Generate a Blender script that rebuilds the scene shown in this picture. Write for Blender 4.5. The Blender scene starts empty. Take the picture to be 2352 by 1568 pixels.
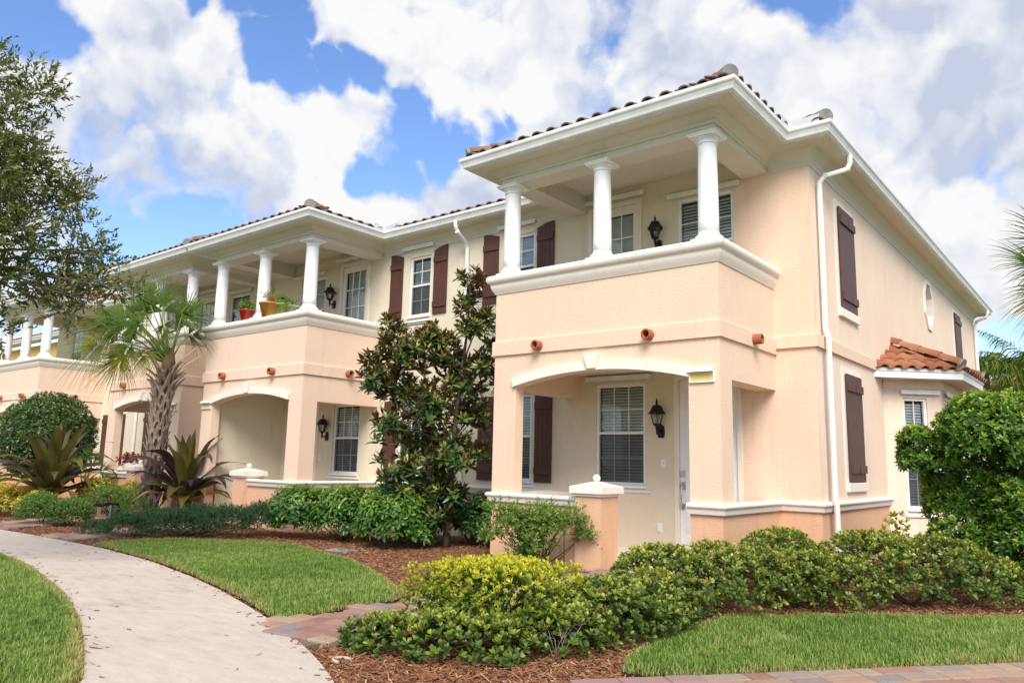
import bpy, math, random
import numpy as np
from mathutils import Vector, Matrix, geometry
R = math.radians
random.seed(7)
rng = np.random.default_rng(11)
scene = bpy.context.scene
COL = scene.collection

# ------------------------------------------------------------------ camera
cam_d = bpy.data.cameras.new('camera'); cam = bpy.data.objects.new('camera', cam_d); COL.objects.link(cam)
CAM = Vector((3.694, -8.469, 1.334))
_y, _p, _r = R(-38.985), R(9.017), R(1.2855)
FW = Vector((math.sin(_y)*math.cos(_p), math.cos(_y)*math.cos(_p), math.sin(_p)))
_rt = Vector((math.cos(_y), -math.sin(_y), 0)); _up = _rt.cross(FW)
RT = _rt*math.cos(_r)+_up*math.sin(_r); UP = _up*math.cos(_r)-_rt*math.sin(_r)
m = Matrix((RT, UP, -FW)).transposed().to_4x4(); m.translation = CAM
cam.matrix_world = m
cam_d.sensor_width = 36; cam_d.lens = 36*1749.97/2352; cam_d.clip_end = 3000; cam_d.clip_start = 0.05
scene.camera = cam
# ------------------------------------------------------------------ view
scene.view_settings.view_transform = 'Standard'; scene.view_settings.look = 'None'
scene.view_settings.exposure = 0.29; scene.view_settings.gamma = 1
scene.view_settings.use_curve_mapping = False
# ------------------------------------------------------------------ sky
SUN_AZ = math.atan2(0.62, -0.78)          # x, y of the direction towards the sun
SUN_EL = R(44)
world = bpy.data.worlds.new('World'); scene.world = world; world.use_nodes = True
nt = world.node_tree; nt.nodes.clear()
def N(t, **k):
    n = nt.nodes.new(t)
    for a, b in k.items(): setattr(n, a, b)
    return n
def LK(a, b): nt.links.new(a, b)
def MTH(op, a, b=None, clamp=False):
    n = N('ShaderNodeMath', operation=op); n.use_clamp = clamp
    for i, v in enumerate((a, b)):
        if v is None: continue
        if isinstance(v, (int, float)): n.inputs[i].default_value = v
        else: LK(v, n.inputs[i])
    return n.outputs[0]
def VM(op, a, b=None, out=0):
    n = N('ShaderNodeVectorMath', operation=op)
    for i, v in enumerate((a, b)):
        if v is None: continue
        if isinstance(v, (tuple, list)): n.inputs[i].default_value = v
        else: LK(v, n.inputs[i])
    return n.outputs[out]
def MR(v, a, b, c, d, smooth=True):
    n = N('ShaderNodeMapRange'); n.interpolation_type = 'SMOOTHSTEP' if smooth else 'LINEAR'
    LK(v, n.inputs[0])
    for i, x in enumerate((a, b, c, d)): n.inputs[i+1].default_value = x
    return n.outputs[0]
def NZ(vec, scale, detail=6, rough=.55, lac=2.0):
    n = N('ShaderNodeTexNoise'); LK(vec, n.inputs['Vector'])
    n.inputs['Scale'].default_value = scale; n.inputs['Detail'].default_value = detail
    n.inputs['Roughness'].default_value = rough; n.inputs['Lacunarity'].default_value = lac
    return n
sky = N('ShaderNodeTexSky'); sky.sky_type = 'NISHITA'; sky.sun_disc = False
sky.sun_elevation = SUN_EL; sky.sun_rotation = math.atan2(0.62, -0.78); sky.altitude = 0
sky.air_density = 1.0; sky.dust_density = 0.3; sky.ozone_density = 2.5
tc = N('ShaderNodeTexCoord'); D0 = tc.outputs['Generated']
warp = NZ(D0, 5.0, 5, .55)
wv = VM('SUBTRACT', warp.outputs['Color'], (.5, .5, .5))
sc_ = N('ShaderNodeVectorMath', operation='SCALE'); LK(wv, sc_.inputs[0]); sc_.inputs['Scale'].default_value = .16
DW = VM('ADD', D0, sc_.outputs[0])
def vdir(u, v):
    return tuple((FW + RT*((u-1176)/1749.97) - UP*((v-784)/1749.97)).normalized())
# openings in the cloud deck: direction (as seen over the houses) and angular size
HOLES = [(10, 20, 110), (90, 10, 60), (10, 90, 50), (400, 0, 35), (440, 30, 35), (590, -10, 70), (650, 30, 60), (690, 90, 50), (660, 150, 60), (690, 210, 50), (770, 190, 55), (850, 170, 50), (630, 190, 40),
         (960, 300, 70), (1050, 290, 60), (1140, 270, 60), (1190, 230, 45), (1000, 350, 60), (930, 390, 60), (850, 400, 50), (1100, 310, 45), (940, 230, 40),
         (1800, 10, 90), (1880, 30, 60), (1730, 40, 50), (400, 480, 40), (440, 530, 45), (330, 590, 70), (260, 610, 60), (420, 590, 60), (2300, 800, 80), (2200, 850, 60), (2350, 740, 50)]
H = None
for u, v, r in HOLES:
    d = VM('DISTANCE', DW, vdir(u, v), 1)
    h = MR(d, 0.0, 1.7*r/1750, 1.0, 0.0)
    H = h if H is None else MTH('MAXIMUM', H, h)
# the rest of the sky carries on with broken cloud
far = MR(VM('DISTANCE', D0, tuple(FW), 1), .62, .85, 0, 1)
lowf = NZ(D0, 2.2, 3, .5)
h2 = MTH('MULTIPLY', MR(lowf.outputs['Fac'], .50, .62, 0, 1), far)
H = MTH('MAXIMUM', H, h2)
def VOR(vec, scale, smooth=.35):
    n = N('ShaderNodeTexVoronoi'); n.feature = 'F1'; LK(vec, n.inputs['Vector']); n.inputs['Scale'].default_value = scale
    return n.outputs['Distance']
w2 = NZ(D0, 16.0, 4, .55); w2v = N('ShaderNodeVectorMath', operation='SCALE'); LK(VM('SUBTRACT', w2.outputs['Color'], (.5, .5, .5)), w2v.inputs[0]); w2v.inputs['Scale'].default_value = .055
DV = VM('ADD', DW, w2v.outputs[0])
def puffs(vec):
    s = MTH('MULTIPLY', VOR(vec, 6.5), -.60)
    s = MTH('ADD', s, MTH('MULTIPLY', VOR(vec, 14.0), -.36))
    s = MTH('ADD', s, MTH('MULTIPLY', VOR(vec, 31.0), -.20))
    return s
pA = puffs(DV); pB = puffs(VM('ADD', DV, (.010, -.006, .032)))
edge = NZ(DW, 9.0, 10, .60)
pe = MTH('ADD', MTH('MULTIPLY', MTH('ADD', pA, .52), 1.1), MTH('MULTIPLY', MTH('SUBTRACT', edge.outputs['Fac'], .5), 1.3))
cov = MTH('ADD', MTH('MULTIPLY', H, -1.0), pe)
alpha = MR(cov, -.62, -.17, 0, 1)
# billow shading: height of the puffs here against the height a little further towards the light
bil = MTH('SUBTRACT', pA, pB)
lowg = NZ(DW, 3.4, 4, .55)
shade = MTH('ADD', MTH('MULTIPLY', bil, 2.3), MR(lowg.outputs['Fac'], .36, .62, .95, .52))
# greyer undersides of the deck
GREY = [(1350, 40, 250, .34), (1620, 30, 160, .34), (1500, 150, 150, .2), (2080, 130, 260, .42), (2300, 250, 160, .32), (2150, 560, 260, .30), (260, 480, 170, .26), (420, 330, 120, .14), (560, 400, 150, .14), (1300, 480, 120, .1), (1850, 330, 130, .1)]
for u, v, r, k in GREY:
    d = VM('DISTANCE', DW, vdir(u, v), 1)
    shade = MTH('SUBTRACT', shade, MR(d, .15*r/1750, 1.5*r/1750, k*.72, 0.0))
shade = MTH('ADD', shade, MTH('MULTIPLY', H, .30), True)
cr = N('ShaderNodeValToRGB'); LK(shade, cr.inputs[0])
e = cr.color_ramp.elements
e[0].position = 0.0; e[0].color = (4.7, 5.15, 6.4, 1)
e[1].position = .9; e[1].color = (7.9, 7.9, 7.9, 1)
k = e.new(.5); k.color = (6.5, 6.75, 7.4, 1)
hs = N('ShaderNodeHueSaturation'); LK(sky.outputs[0], hs.inputs['Color']); hs.inputs['Saturation'].default_value = 1.12; hs.inputs['Value'].default_value = 2.0; hs.inputs['Hue'].default_value = .509
mix = N('ShaderNodeMix', data_type='RGBA'); LK(alpha, mix.inputs['Factor']); LK(hs.outputs[0], mix.inputs['A']); LK(cr.outputs[0], mix.inputs['B'])
bg = N('ShaderNodeBackground'); bg.inputs['Strength'].default_value = 0.10
LK(mix.outputs['Result'], bg.inputs['Color'])
wo = N('ShaderNodeOutputWorld'); LK(bg.outputs[0], wo.inputs[0])
# ------------------------------------------------------------------ sun behind thin cloud
sd = bpy.data.lights.new('sun', 'SUN'); sd.energy = 3.6; sd.angle = R(34); sd.color = (1, .94, .84)
so = bpy.data.objects.new('sun', sd); COL.objects.link(so)
sv = Vector((0.62, -0.78, 0)).normalized()*math.cos(SUN_EL) + Vector((0, 0, math.sin(SUN_EL)))
so.rotation_euler = sv.to_track_quat('Z', 'Y').to_euler(); so.location = (10, -15, 25)

# ------------------------------------------------------------------ materials
def mat(name):
    global nt
    M_ = bpy.data.materials.new(name); M_.use_nodes = True
    nt = M_.node_tree; b = nt.nodes['Principled BSDF']
    return M_, b
def bump(b, h, strength, dist=.01):
    n = N('ShaderNodeBump'); n.inputs['Strength'].default_value = strength; n.inputs['Distance'].default_value = dist
    LK(h, n.inputs['Height']); LK(n.outputs[0], b.inputs['Normal']); return n
def ramp(fac, stops):
    n = N('ShaderNodeValToRGB'); LK(fac, n.inputs[0]); el = n.color_ramp.elements
    for i, (p, c) in enumerate(stops):
        q = el[i] if i < 2 else el.new(p)
        q.position = p; q.color = (*c, 1)
    return n.outputs[0]
def obco():
    return N('ShaderNodeTexCoord').outputs['Object']
def geopos():
    return N('ShaderNodeNewGeometry').outputs['Position']
def stucco(name, col, var=.06, bs=.35, stain=.0, staincol=(.5, .3, .2), dirt=.26):
    M_, b = mat(name); p = geopos()
    big = NZ(p, 1.3, 4, .6); fine = NZ(p, 22, 4, .6)
    c0 = tuple(max(0, x*(1-var)) for x in col); c1 = tuple(min(1, x*(1+var*.6)) for x in col)
    f = MTH('ADD', MTH('MULTIPLY', big.outputs['Fac'], .7), MTH('MULTIPLY', fine.outputs['Fac'], .3))
    c = ramp(f, [(.32, c0), (.68, c1)])
    if stain:
        mp = N('ShaderNodeMapping'); LK(p, mp.inputs[0]); mp.inputs['Scale'].default_value = (2.5, 2.5, .35)
        st = NZ(mp.outputs[0], 2.0, 5, .65)
        mx = N('ShaderNodeMix', data_type='RGBA'); LK(MR(st.outputs['Fac'], .52, .78, 0, stain), mx.inputs['Factor'])
        LK(c, mx.inputs['A']); mx.inputs['B'].default_value = (*staincol, 1); c = mx.outputs['Result']
    # rain streaks and dust: narrow vertical runs, patchy
    mp2 = N('ShaderNodeMapping'); LK(p, mp2.inputs[0]); mp2.inputs['Scale'].default_value = (7, 7, .5)
    s1 = NZ(mp2.outputs[0], 1.6, 6, .7); s2 = NZ(p, .8, 3, .5)
    mx2 = N('ShaderNodeMix', data_type='RGBA'); LK(MTH('MULTIPLY', MR(s1.outputs['Fac'], .50, .74, 0, dirt), MR(s2.outputs['Fac'], .40, .62, .15, 1)), mx2.inputs['Factor'])
    LK(c, mx2.inputs['A']); mx2.inputs['B'].default_value = (col[0]*.62, col[1]*.55, col[2]*.52, 1); c = mx2.outputs['Result']
    LK(c, b.inputs['Base Color']); b.inputs['Roughness'].default_value = .92
    b.inputs['Specular IOR Level'].default_value = .2
    v = N('ShaderNodeTexVoronoi'); LK(p, v.inputs['Vector']); v.inputs['Scale'].default_value = 42
    nn = NZ(p, 55, 5, .65)
    hh = MTH('ADD', MTH('MULTIPLY', v.outputs['Distance'], .35), nn.outputs['Fac'])
    bump(b, hh, bs*1.0, .014)
    return M_
def paint(name, col, rough=.45, spec=.4, metal=0, var=.04, bscale=0, bstr=.1):
    M_, b = mat(name); p = geopos(); n = NZ(p, 6, 5, .6)
    LK(ramp(n.outputs['Fac'], [(.3, tuple(x*(1-var) for x in col)), (.7, tuple(min(1, x*(1+var)) for x in col))]), b.inputs['Base Color'])
    b.inputs['Roughness'].default_value = rough; b.inputs['Specular IOR Level'].default_value = spec; b.inputs['Metallic'].default_value = metal
    if bscale:
        bump(b, NZ(p, bscale, 4, .6).outputs['Fac'], bstr, .01)
    return M_
def tilemat(name, cols, lich=.4):
    M_, b = mat(name); oi = N('ShaderNodeObjectInfo'); p = geopos()
    n = NZ(p, 14, 6, .65); n2 = NZ(p, 3.0, 5, .6)
    f = MTH('ADD', MTH('MULTIPLY', oi.outputs['Random'], .75), MTH('MULTIPLY', n.outputs['Fac'], .4))
    c = ramp(f, [(.1, cols[0]), (.5, cols[1]), (1.0, cols[2])])
    mx = N('ShaderNodeMix', data_type='RGBA'); LK(MR(n2.outputs['Fac'], .5, .75, 0, lich), mx.inputs['Factor']); LK(c, mx.inputs['A']); mx.inputs['B'].default_value = (.10, .085, .07, 1)
    LK(mx.outputs['Result'], b.inputs['Base Color']); b.inputs['Roughness'].default_value = .85
    bump(b, NZ(p, 60, 5, .65).outputs['Fac'], .3, .01)
    return M_
def leafmat(name, stops, rough=.38, transl=.25, under=None, spec=.45):
    M_, b = mat(name); a = N('ShaderNodeAttribute'); a.attribute_name = 'tint'
    c = ramp(a.outputs['Fac'], stops)
    if under:
        g = N('ShaderNodeNewGeometry'); mx = N('ShaderNodeMix', data_type='RGBA')
        LK(g.outputs['Backfacing'], mx.inputs['Factor']); LK(c, mx.inputs['A']); mx.inputs['B'].default_value = (*under, 1); c = mx.outputs['Result']
    LK(c, b.inputs['Base Color']); b.inputs['Roughness'].default_value = rough; b.inputs['Specular IOR Level'].default_value = spec
    t = N('ShaderNodeBsdfTranslucent'); hsn = N('ShaderNodeHueSaturation'); LK(c, hsn.inputs['Color']); hsn.inputs['Value'].default_value = 1.5; hsn.inputs['Hue'].default_value = .49
    LK(hsn.outputs[0], t.inputs['Color'])
    ms = N('ShaderNodeMixShader'); ms.inputs[0].default_value = transl
    LK(b.outputs[0], ms.inputs[1]); LK(t.outputs[0], ms.inputs[2])
    LK(ms.outputs[0], nt.nodes['Material Output'].inputs[0])
    return M_
MT = {}
MT['peach'] = stucco('peach_stucco', (.86, .62, .46), .06, .4, .4, (.88, .71, .57))
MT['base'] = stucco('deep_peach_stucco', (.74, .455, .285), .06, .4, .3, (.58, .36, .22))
MT['pink'] = stucco('pink_peach_stucco', (.85, .625, .485), .05, .4, .2, (.85, .64, .45))
MT['pinkbase'] = stucco('pink_base_stucco', (.75, .455, .31), .06, .4)
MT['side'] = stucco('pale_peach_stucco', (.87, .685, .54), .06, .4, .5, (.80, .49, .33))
MT['cream'] = stucco('cream_stucco', (.77, .675, .52), .05, .4)
MT['yellow'] = stucco('yellow_stucco', (.78, .48, .15), .05, .4)
MT['trim'] = stucco('trim_stucco', (.87, .79, .69), .04, .22)
MT['soffit'] = stucco('soffit_stucco', (.70, .65, .54), .03, .12)
MT['white'] = paint('white_paint', (.86, .86, .85), .4)
MT['gutter'] = paint('white_gutter_aluminium', (.82, .82, .79), .42, .4, 0, .09)
MT['col'] = paint('column_paint', (.90, .89, .87), .5, .3, 0, .03, 40, .1)
MT['shutter'] = paint('brown_shutter_paint', (.095, .039, .027), .5, .35, 0, .12, 30, .12)
MT['black'] = paint('black_cast_iron', (.008, .008, .009), .45, .4, 0, .2, 80, .2)
MT['steel'] = paint('brushed_nickel', (.55, .54, .52), .3, .5, .9)
MT['dark'] = paint('interior_shade', (.05, .045, .04), .9, .1)  # near-black colour standing in for the shade inside rooms and pipes
MT['slat'] = paint('blind_slat', (.84, .85, .82), .5, .3)
MT['concrete_cap'] = paint('mortar_grey', (.27, .26, .24), .9, .1, 0, .3, 40, .4)
MT['flash'] = paint('bare_flashing', (.70, .71, .73), .35, .5, .3)
MT['terra'] = paint('terracotta_pipe', (.38, .12, .06), .8, .2, 0, .12, 30, .2)
MT['rooftile'] = tilemat('brown_roof_tile', [(.14, .08, .062), (.22, .125, .098), (.31, .19, .15)], .4)
MT['baytile'] = tilemat('terracotta_roof_tile', [(.22, .065, .034), (.31, .105, .05), (.39, .175, .09)], .3)
MT['fartile'] = tilemat('pink_roof_tile', [(.32, .14, .10), (.42, .20, .14), (.48, .27, .19)], .25)
MT['signface'] = paint('yellow_sign_face', (.80, .60, .22), .4, .4, 0, .08)
MT['galv'] = paint('galvanised_steel', (.30, .33, .36), .45, .5, .6, .15)
MT['pipe'] = paint('dark_brass_pipe', (.03, .028, .025), .5, .4, .2, .3)
MT['blue'] = paint('blue_plastic', (.02, .06, .45), .4)
MT['tag'] = paint('tan_tag', (.55, .40, .22), .7)
MT['bark'] = paint('grey_bark', (.16, .12, .09), .95, .1, 0, .35, 30, .7)
MT['stem'] = paint('brown_stem', (.10, .065, .035), .9, .1, 0, .3, 40, .5)
MT['twig'] = paint('pale_twig', (.38, .30, .24), .9, .1, 0, .2)
MT['boot'] = paint('palm_boot', (.28, .215, .17), .95, .1, 0, .35, 22, .8)
MT['fibre'] = paint('palm_fibre', (.15, .085, .055), .98, .05, 0, .4, 40, .9)
MT['soil'] = paint('turf_soil', (.035, .024, .015), 1, .05, 0, .4, 25, .8)
# glass: thin pane that reflects the sky
M_, b = mat('window_glass'); nt.nodes.remove(b)
fr = N('ShaderNodeFresnel'); fr.inputs['IOR'].default_value = 1.5
gl = N('ShaderNodeBsdfGlossy'); gl.inputs['Roughness'].default_value = .02; gl.inputs['Color'].default_value = (.95, .97, 1, 1)
tr = N('ShaderNodeBsdfTransparent'); tr.inputs['Color'].default_value = (.86, .90, .89, 1)
ms = N('ShaderNodeMixShader'); LK(MTH('MULTIPLY', fr.outputs[0], 1.7, True), ms.inputs[0]); LK(tr.outputs[0], ms.inputs[1]); LK(gl.outputs[0], ms.inputs[2])
LK(ms.outputs[0], nt.nodes['Material Output'].inputs[0]); MT['glass'] = M_
M_, b = mat('insect_screen'); b.inputs['Base Color'].default_value = (.03, .032, .036, 1); b.inputs['Roughness'].default_value = .8
tr = N('ShaderNodeBsdfTransparent'); ms = N('ShaderNodeMixShader'); ms.inputs[0].default_value = .5
LK(tr.outputs[0], ms.inputs[1]); LK(b.outputs[0], ms.inputs[2]); LK(ms.outputs[0], nt.nodes['Material Output'].inputs[0]); MT['screen'] = M_
# ground materials
M_, b = mat('concrete_walk'); p = geopos(); n = NZ(p, .9, 6, .62); mp = N('ShaderNodeMapping'); LK(p, mp.inputs[0]); mp.inputs['Scale'].default_value = (1.4, 5, 1); mp.inputs['Rotation'].default_value = (0, 0, R(40))
n2 = NZ(mp.outputs[0], 2.2, 7, .68); n3 = NZ(p, 26, 3, .5)
c = ramp(MTH('ADD', MTH('MULTIPLY', n.outputs['Fac'], .45), MTH('MULTIPLY', n2.outputs['Fac'], .55)), [(.30, (.33, .25, .19)), (.46, (.50, .425, .35)), (.70, (.58, .515, .445))])
mx = N('ShaderNodeMix', data_type='RGBA'); LK(MR(n3.outputs['Fac'], .63, .72, 0, .6), mx.inputs['Factor']); LK(c, mx.inputs['A']); mx.inputs['B'].default_value = (.40, .26, .15, 1)
LK(mx.outputs['Result'], b.inputs['Base Color']); b.inputs['Roughness'].default_value = .9; bump(b, NZ(p, 120, 4, .6).outputs['Fac'], .25, .004); MT['walk'] = M_
M_, b = mat('mulch_ground'); p = geopos(); n = NZ(p, 30, 6, .7); n2 = NZ(p, 2, 4, .6)
LK(ramp(MTH('ADD', MTH('MULTIPLY', n.outputs['Fac'], .7), MTH('MULTIPLY', n2.outputs['Fac'], .3)), [(.3, (.06, .024, .012)), (.5, (.17, .065, .03)), (.72, (.30, .13, .06))]), b.inputs['Base Color'])
b.inputs['Roughness'].default_value = .95; bump(b, n.outputs['Fac'], 1.0, .03); MT['mulch'] = M_
M_, b = mat('mulch_chip'); a = N('ShaderNodeAttribute'); a.attribute_name = 'tint'
LK(ramp(a.outputs['Fac'], [(0, (.08, .035, .018)), (.4, (.26, .105, .045)), (.8, (.42, .21, .095)), (1, (.58, .42, .26))]), b.inputs['Base Color']); b.inputs['Roughness'].default_value = .9; MT['chip'] = M_
M_, b = mat('paver_stone'); oi = N('ShaderNodeObjectInfo'); p = geopos(); n = NZ(p, 9, 5, .65)
f = MTH('ADD', MTH('MULTIPLY', oi.outputs['Random'], .8), MTH('MULTIPLY', n.outputs['Fac'], .35))
LK(ramp(f, [(.12, (.21, .105, .085)), (.35, (.33, .175, .13)), (.6, (.40, .28, .175)), (.8, (.23, .20, .20)), (1.0, (.38, .19, .15))]), b.inputs['Base Color'])
b.inputs['Roughness'].default_value = .9; bump(b, NZ(p, 70, 5, .65).outputs['Fac'], .5, .006); MT['paver'] = M_
M_, b = mat('joint_sand'); b.inputs['Base Color'].default_value = (.16, .12, .09, 1); b.inputs['Roughness'].default_value = 1; MT['sand'] = M_
M_, b = mat('distant_turf'); p = geopos(); n = NZ(p, 3, 6, .7)
LK(ramp(n.outputs['Fac'], [(.3, (.05, .10, .02)), (.7, (.10, .17, .04))]), b.inputs['Base Color']); b.inputs['Roughness'].default_value = 1; MT['turf'] = M_
MT['grass'] = leafmat('grass_blade', [(0, (.085, .165, .025)), (.4, (.18, .295, .05)), (.75, (.32, .42, .095)), (.9, (.50, .47, .17)), (1, (.44, .29, .14))], .5, .3, None, .3)
MT['hawthorn'] = leafmat('hawthorn_leaf', [(0, (.032, .07, .02)), (.5, (.095, .16, .03)), (.85, (.26, .32, .045)), (.97, (.40, .40, .06)), (.985, (.5, .06, .03)), (1, (.45, .05, .03))], .32, .2)
MT['clipped'] = leafmat('clipped_hedge_leaf', [(0, (.04, .10, .014)), (.4, (.13, .22, .022)), (.7, (.40, .44, .03)), (1, (.66, .60, .05))], .35, .28)
MT['ficus'] = leafmat('ficus_leaf', [(0, (.024, .07, .014)), (.5, (.075, .18, .025)), (.85, (.21, .34, .035)), (1, (.42, .48, .05))], .3, .25)
MT['topiary'] = leafmat('topiary_leaf', [(0, (.022, .055, .014)), (.5, (.055, .12, .024)), (.85, (.14, .22, .04)), (1, (.26, .32, .06))], .35, .2)
MT['scheff'] = leafmat('schefflera_leaf', [(0, (.025, .08, .016)), (.5, (.085, .20, .03)), (.82, (.24, .37, .05)), (1, (.42, .48, .06))], .3, .25)
MT['magn'] = leafmat('magnolia_leaf', [(0, (.018, .045, .018)), (.55, (.05, .11, .030)), (.82, (.18, .25, .05)), (.92, (.34, .28, .05)), (1, (.30, .13, .03))], .24, .1, (.13, .06, .02), .5)
MT['oak'] = leafmat('oak_leaf', [(0, (.035, .05, .014)), (.5, (.105, .13, .028)), (.85, (.21, .225, .045)), (1, (.33, .29, .08))], .45, .25)
MT['palm'] = leafmat('palm_leaf', [(0, (.022, .06, .010)), (.45, (.08, .14, .018)), (.7, (.22, .21, .024)), (.88, (.38, .26, .035)), (1, (.30, .16, .07))], .55, .14, None, .15)
MT['crinum'] = leafmat('crinum_leaf', [(0, (.035, .016, .022)), (.35, (.075, .04, .04)), (.6, (.10, .095, .022)), (.85, (.20, .18, .035)), (1, (.45, .22, .07))], .33, .25)
MT['juniper'] = leafmat('juniper_leaf', [(0, (.016, .05, .018)), (.6, (.05, .12, .036)), (1, (.13, .21, .06))], .6, .15)
MT['bush'] = leafmat('small_bush_leaf', [(0, (.045, .10, .02)), (.6, (.13, .24, .04)), (1, (.30, .40, .07))], .45, .25)
MT['yellowbush'] = leafmat('variegated_leaf', [(0, (.06, .13, .02)), (.45, (.30, .32, .03)), (1, (.68, .52, .06))], .4, .3)
MT['jasmine'] = leafmat('jasmine_leaf', [(0, (.06, .13, .022)), (.6, (.17, .28, .045)), (1, (.33, .43, .075))], .4, .3)
MT['red'] = leafmat('red_bract', [(0, (.22, .005, .01)), (1, (.5, .02, .03))], .5, .2)

# ------------------------------------------------------------------ builders
class MB:
    def __init__(s): s.v = []; s.f = []; s.sm = []
    def add(s, vs, fs, smooth=False):
        o = len(s.v); s.v += [tuple(x) for x in vs]; s.f += [tuple(i+o for i in f) for f in fs]; s.sm += [smooth]*len(fs); return s
    def box(s, x0, x1, y0, y1, z0, z1):
        return s.add([(x0,y0,z0),(x1,y0,z0),(x1,y1,z0),(x0,y1,z0),(x0,y0,z1),(x1,y0,z1),(x1,y1,z1),(x0,y1,z1)],
                     [(0,3,2,1),(4,5,6,7),(0,1,5,4),(1,2,6,5),(2,3,7,6),(3,0,4,7)])
    def prism(s, poly, a, b, axis):
        # poly in the two other axes (in x,y,z order), extruded from a to b along axis
        n = len(poly)
        def P(p, t): return (t, p[0], p[1]) if axis == 0 else ((p[0], t, p[1]) if axis == 1 else (p[0], p[1], t))
        area = sum(poly[i][0]*poly[(i+1) % n][1]-poly[(i+1) % n][0]*poly[i][1] for i in range(n))
        if area < 0: poly = poly[::-1]
        tri = geometry.tessellate_polygon([[Vector((p[0], p[1], 0)) for p in poly]])
        vs = [P(p, a) for p in poly]+[P(p, b) for p in poly]
        fs = []
        flip = (axis == 1) ^ (b < a)
        for t in tri:
            t = list(t)
            ar = ((poly[t[1]][0]-poly[t[0]][0])*(poly[t[2]][1]-poly[t[0]][1])-(poly[t[2]][0]-poly[t[0]][0])*(poly[t[1]][1]-poly[t[0]][1]))
            if ar < 0: t = t[::-1]
            top = [i+n for i in t]; bot = t[::-1]
            if flip: top = top[::-1]; bot = bot[::-1]
            fs += [tuple(top), tuple(bot)]
        for i in range(n):
            j = (i+1) % n
            q = (i, j, j+n, i+n)
            fs.append(q[::-1] if flip else q)
        return s.add(vs, fs)
    def tube(s, pts, r, n=8, cap=True):
        pts = [Vector(p) for p in pts]; rs = r if isinstance(r, (list, tuple)) else [r]*len(pts)
        o = len(s.v); prev = None
        for i, p in enumerate(pts):
            t = (pts[min(i+1, len(pts)-1)]-pts[max(i-1, 0)]).normalized()
            if prev is None:
                a = t.orthogonal().normalized()
            else:
                a = (prev-t*prev.dot(t)).normalized()
            prev = a; bb = t.cross(a)
            for k in range(n):
                an = 2*math.pi*k/n; s.v.append(tuple(p+(a*math.cos(an)+bb*math.sin(an))*rs[i]))
        for i in range(len(pts)-1):
            for k in range(n):
                s.f.append((o+i*n+k, o+i*n+(k+1) % n, o+(i+1)*n+(k+1) % n, o+(i+1)*n+k)); s.sm.append(True)
        if cap:
            s.f.append(tuple(o+k for k in range(n))[::-1]); s.sm.append(False)
            e_ = o+(len(pts)-1)*n; s.f.append(tuple(e_+k for k in range(n))); s.sm.append(False)
        return s
    def lathe(s, prof, c=(0, 0, 0), n=24):
        o = len(s.v)
        for r, z in prof:
            for k in range(n):
                a = 2*math.pi*k/n; s.v.append((c[0]+r*math.cos(a), c[1]+r*math.sin(a), c[2]+z))
        for i in range(len(prof)-1):
            for k in range(n):
                s.f.append((o+i*n+k, o+i*n+(k+1) % n, o+(i+1)*n+(k+1) % n, o+(i+1)*n+k)); s.sm.append(True)
        s.f.append(tuple(o+k for k in range(n))[::-1]); s.sm.append(False)
        e_ = o+(len(prof)-1)*n; s.f.append(tuple(e_+k for k in range(n))); s.sm.append(False)
        return s
    def sweep(s, prof, path, closed_prof=True, smooth=False, caps=True):
        # prof: (outward offset, z); path: plan polyline, outward on its right hand; mitred
        P = [Vector((p[0], p[1])) for p in path]; o = len(s.v); m_ = len(prof)
        for i, p in enumerate(P):
            d0 = (P[i]-P[i-1]).normalized() if i > 0 else None
            d1 = (P[i+1]-P[i]).normalized() if i < len(P)-1 else None
            n0 = Vector((d0.y, -d0.x)) if d0 else None; n1 = Vector((d1.y, -d1.x)) if d1 else None
            if n0 is None: nn = n1
            elif n1 is None: nn = n0
            else: nn = (n0+n1)/(1+n0.dot(n1))
            for off, z in prof: s.v.append((p.x+nn.x*off, p.y+nn.y*off, z))
        rng_ = range(m_) if closed_prof else range(m_-1)
        for i in range(len(P)-1):
            for k in rng_:
                k2 = (k+1) % m_
                s.f.append((o+i*m_+k, o+(i+1)*m_+k, o+(i+1)*m_+k2, o+i*m_+k2)); s.sm.append(smooth)
        if caps and closed_prof:
            s.f.append(tuple(o+k for k in range(m_))); s.sm.append(False)
            e_ = o+(len(P)-1)*m_; s.f.append(tuple(e_+k for k in range(m_))[::-1]); s.sm.append(False)
        return s
    def build(s, name, mt, parent=None, loc=None, bevel=0, rot=0, org=None):
        me = bpy.data.meshes.new(name)
        o = org if org is not None else (parent['_o'] if (parent is not None and '_o' in parent) else (0, 0, 0))
        me.from_pydata([(a-o[0], b_-o[1], c_-o[2]) for a, b_, c_ in s.v], [], s.f)
        me.polygons.foreach_set('use_smooth', s.sm)
        me.materials.append(mt); me.validate()
        ob = bpy.data.objects.new(name, me); COL.objects.link(ob)
        if parent is not None: ob.parent = parent
        if loc is not None: ob.location = loc
        if rot: ob.rotation_euler = (0, 0, rot)
        if bevel:
            bv = ob.modifiers.new('bevel', 'BEVEL'); bv.width = bevel; bv.segments = 2; bv.limit_method = 'ANGLE'; bv.angle_limit = R(40)
        return ob
def tag(o, label=None, cat=None, group=None, kind=None):
    if label: o['label'] = label
    if cat: o['category'] = cat
    if group: o['group'] = group
    if kind: o['kind'] = kind
    return o
def thing(name, label, cat, loc=(0, 0, 0), group=None, rot=0):
    o = bpy.data.objects.new(name, None); COL.objects.link(o); o.location = loc; o.empty_display_size = .2
    o.rotation_euler = (0, 0, rot)
    tag(o, label, cat, group); o['_o'] = tuple(loc) if not rot else (0., 0., 0.); return o
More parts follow.
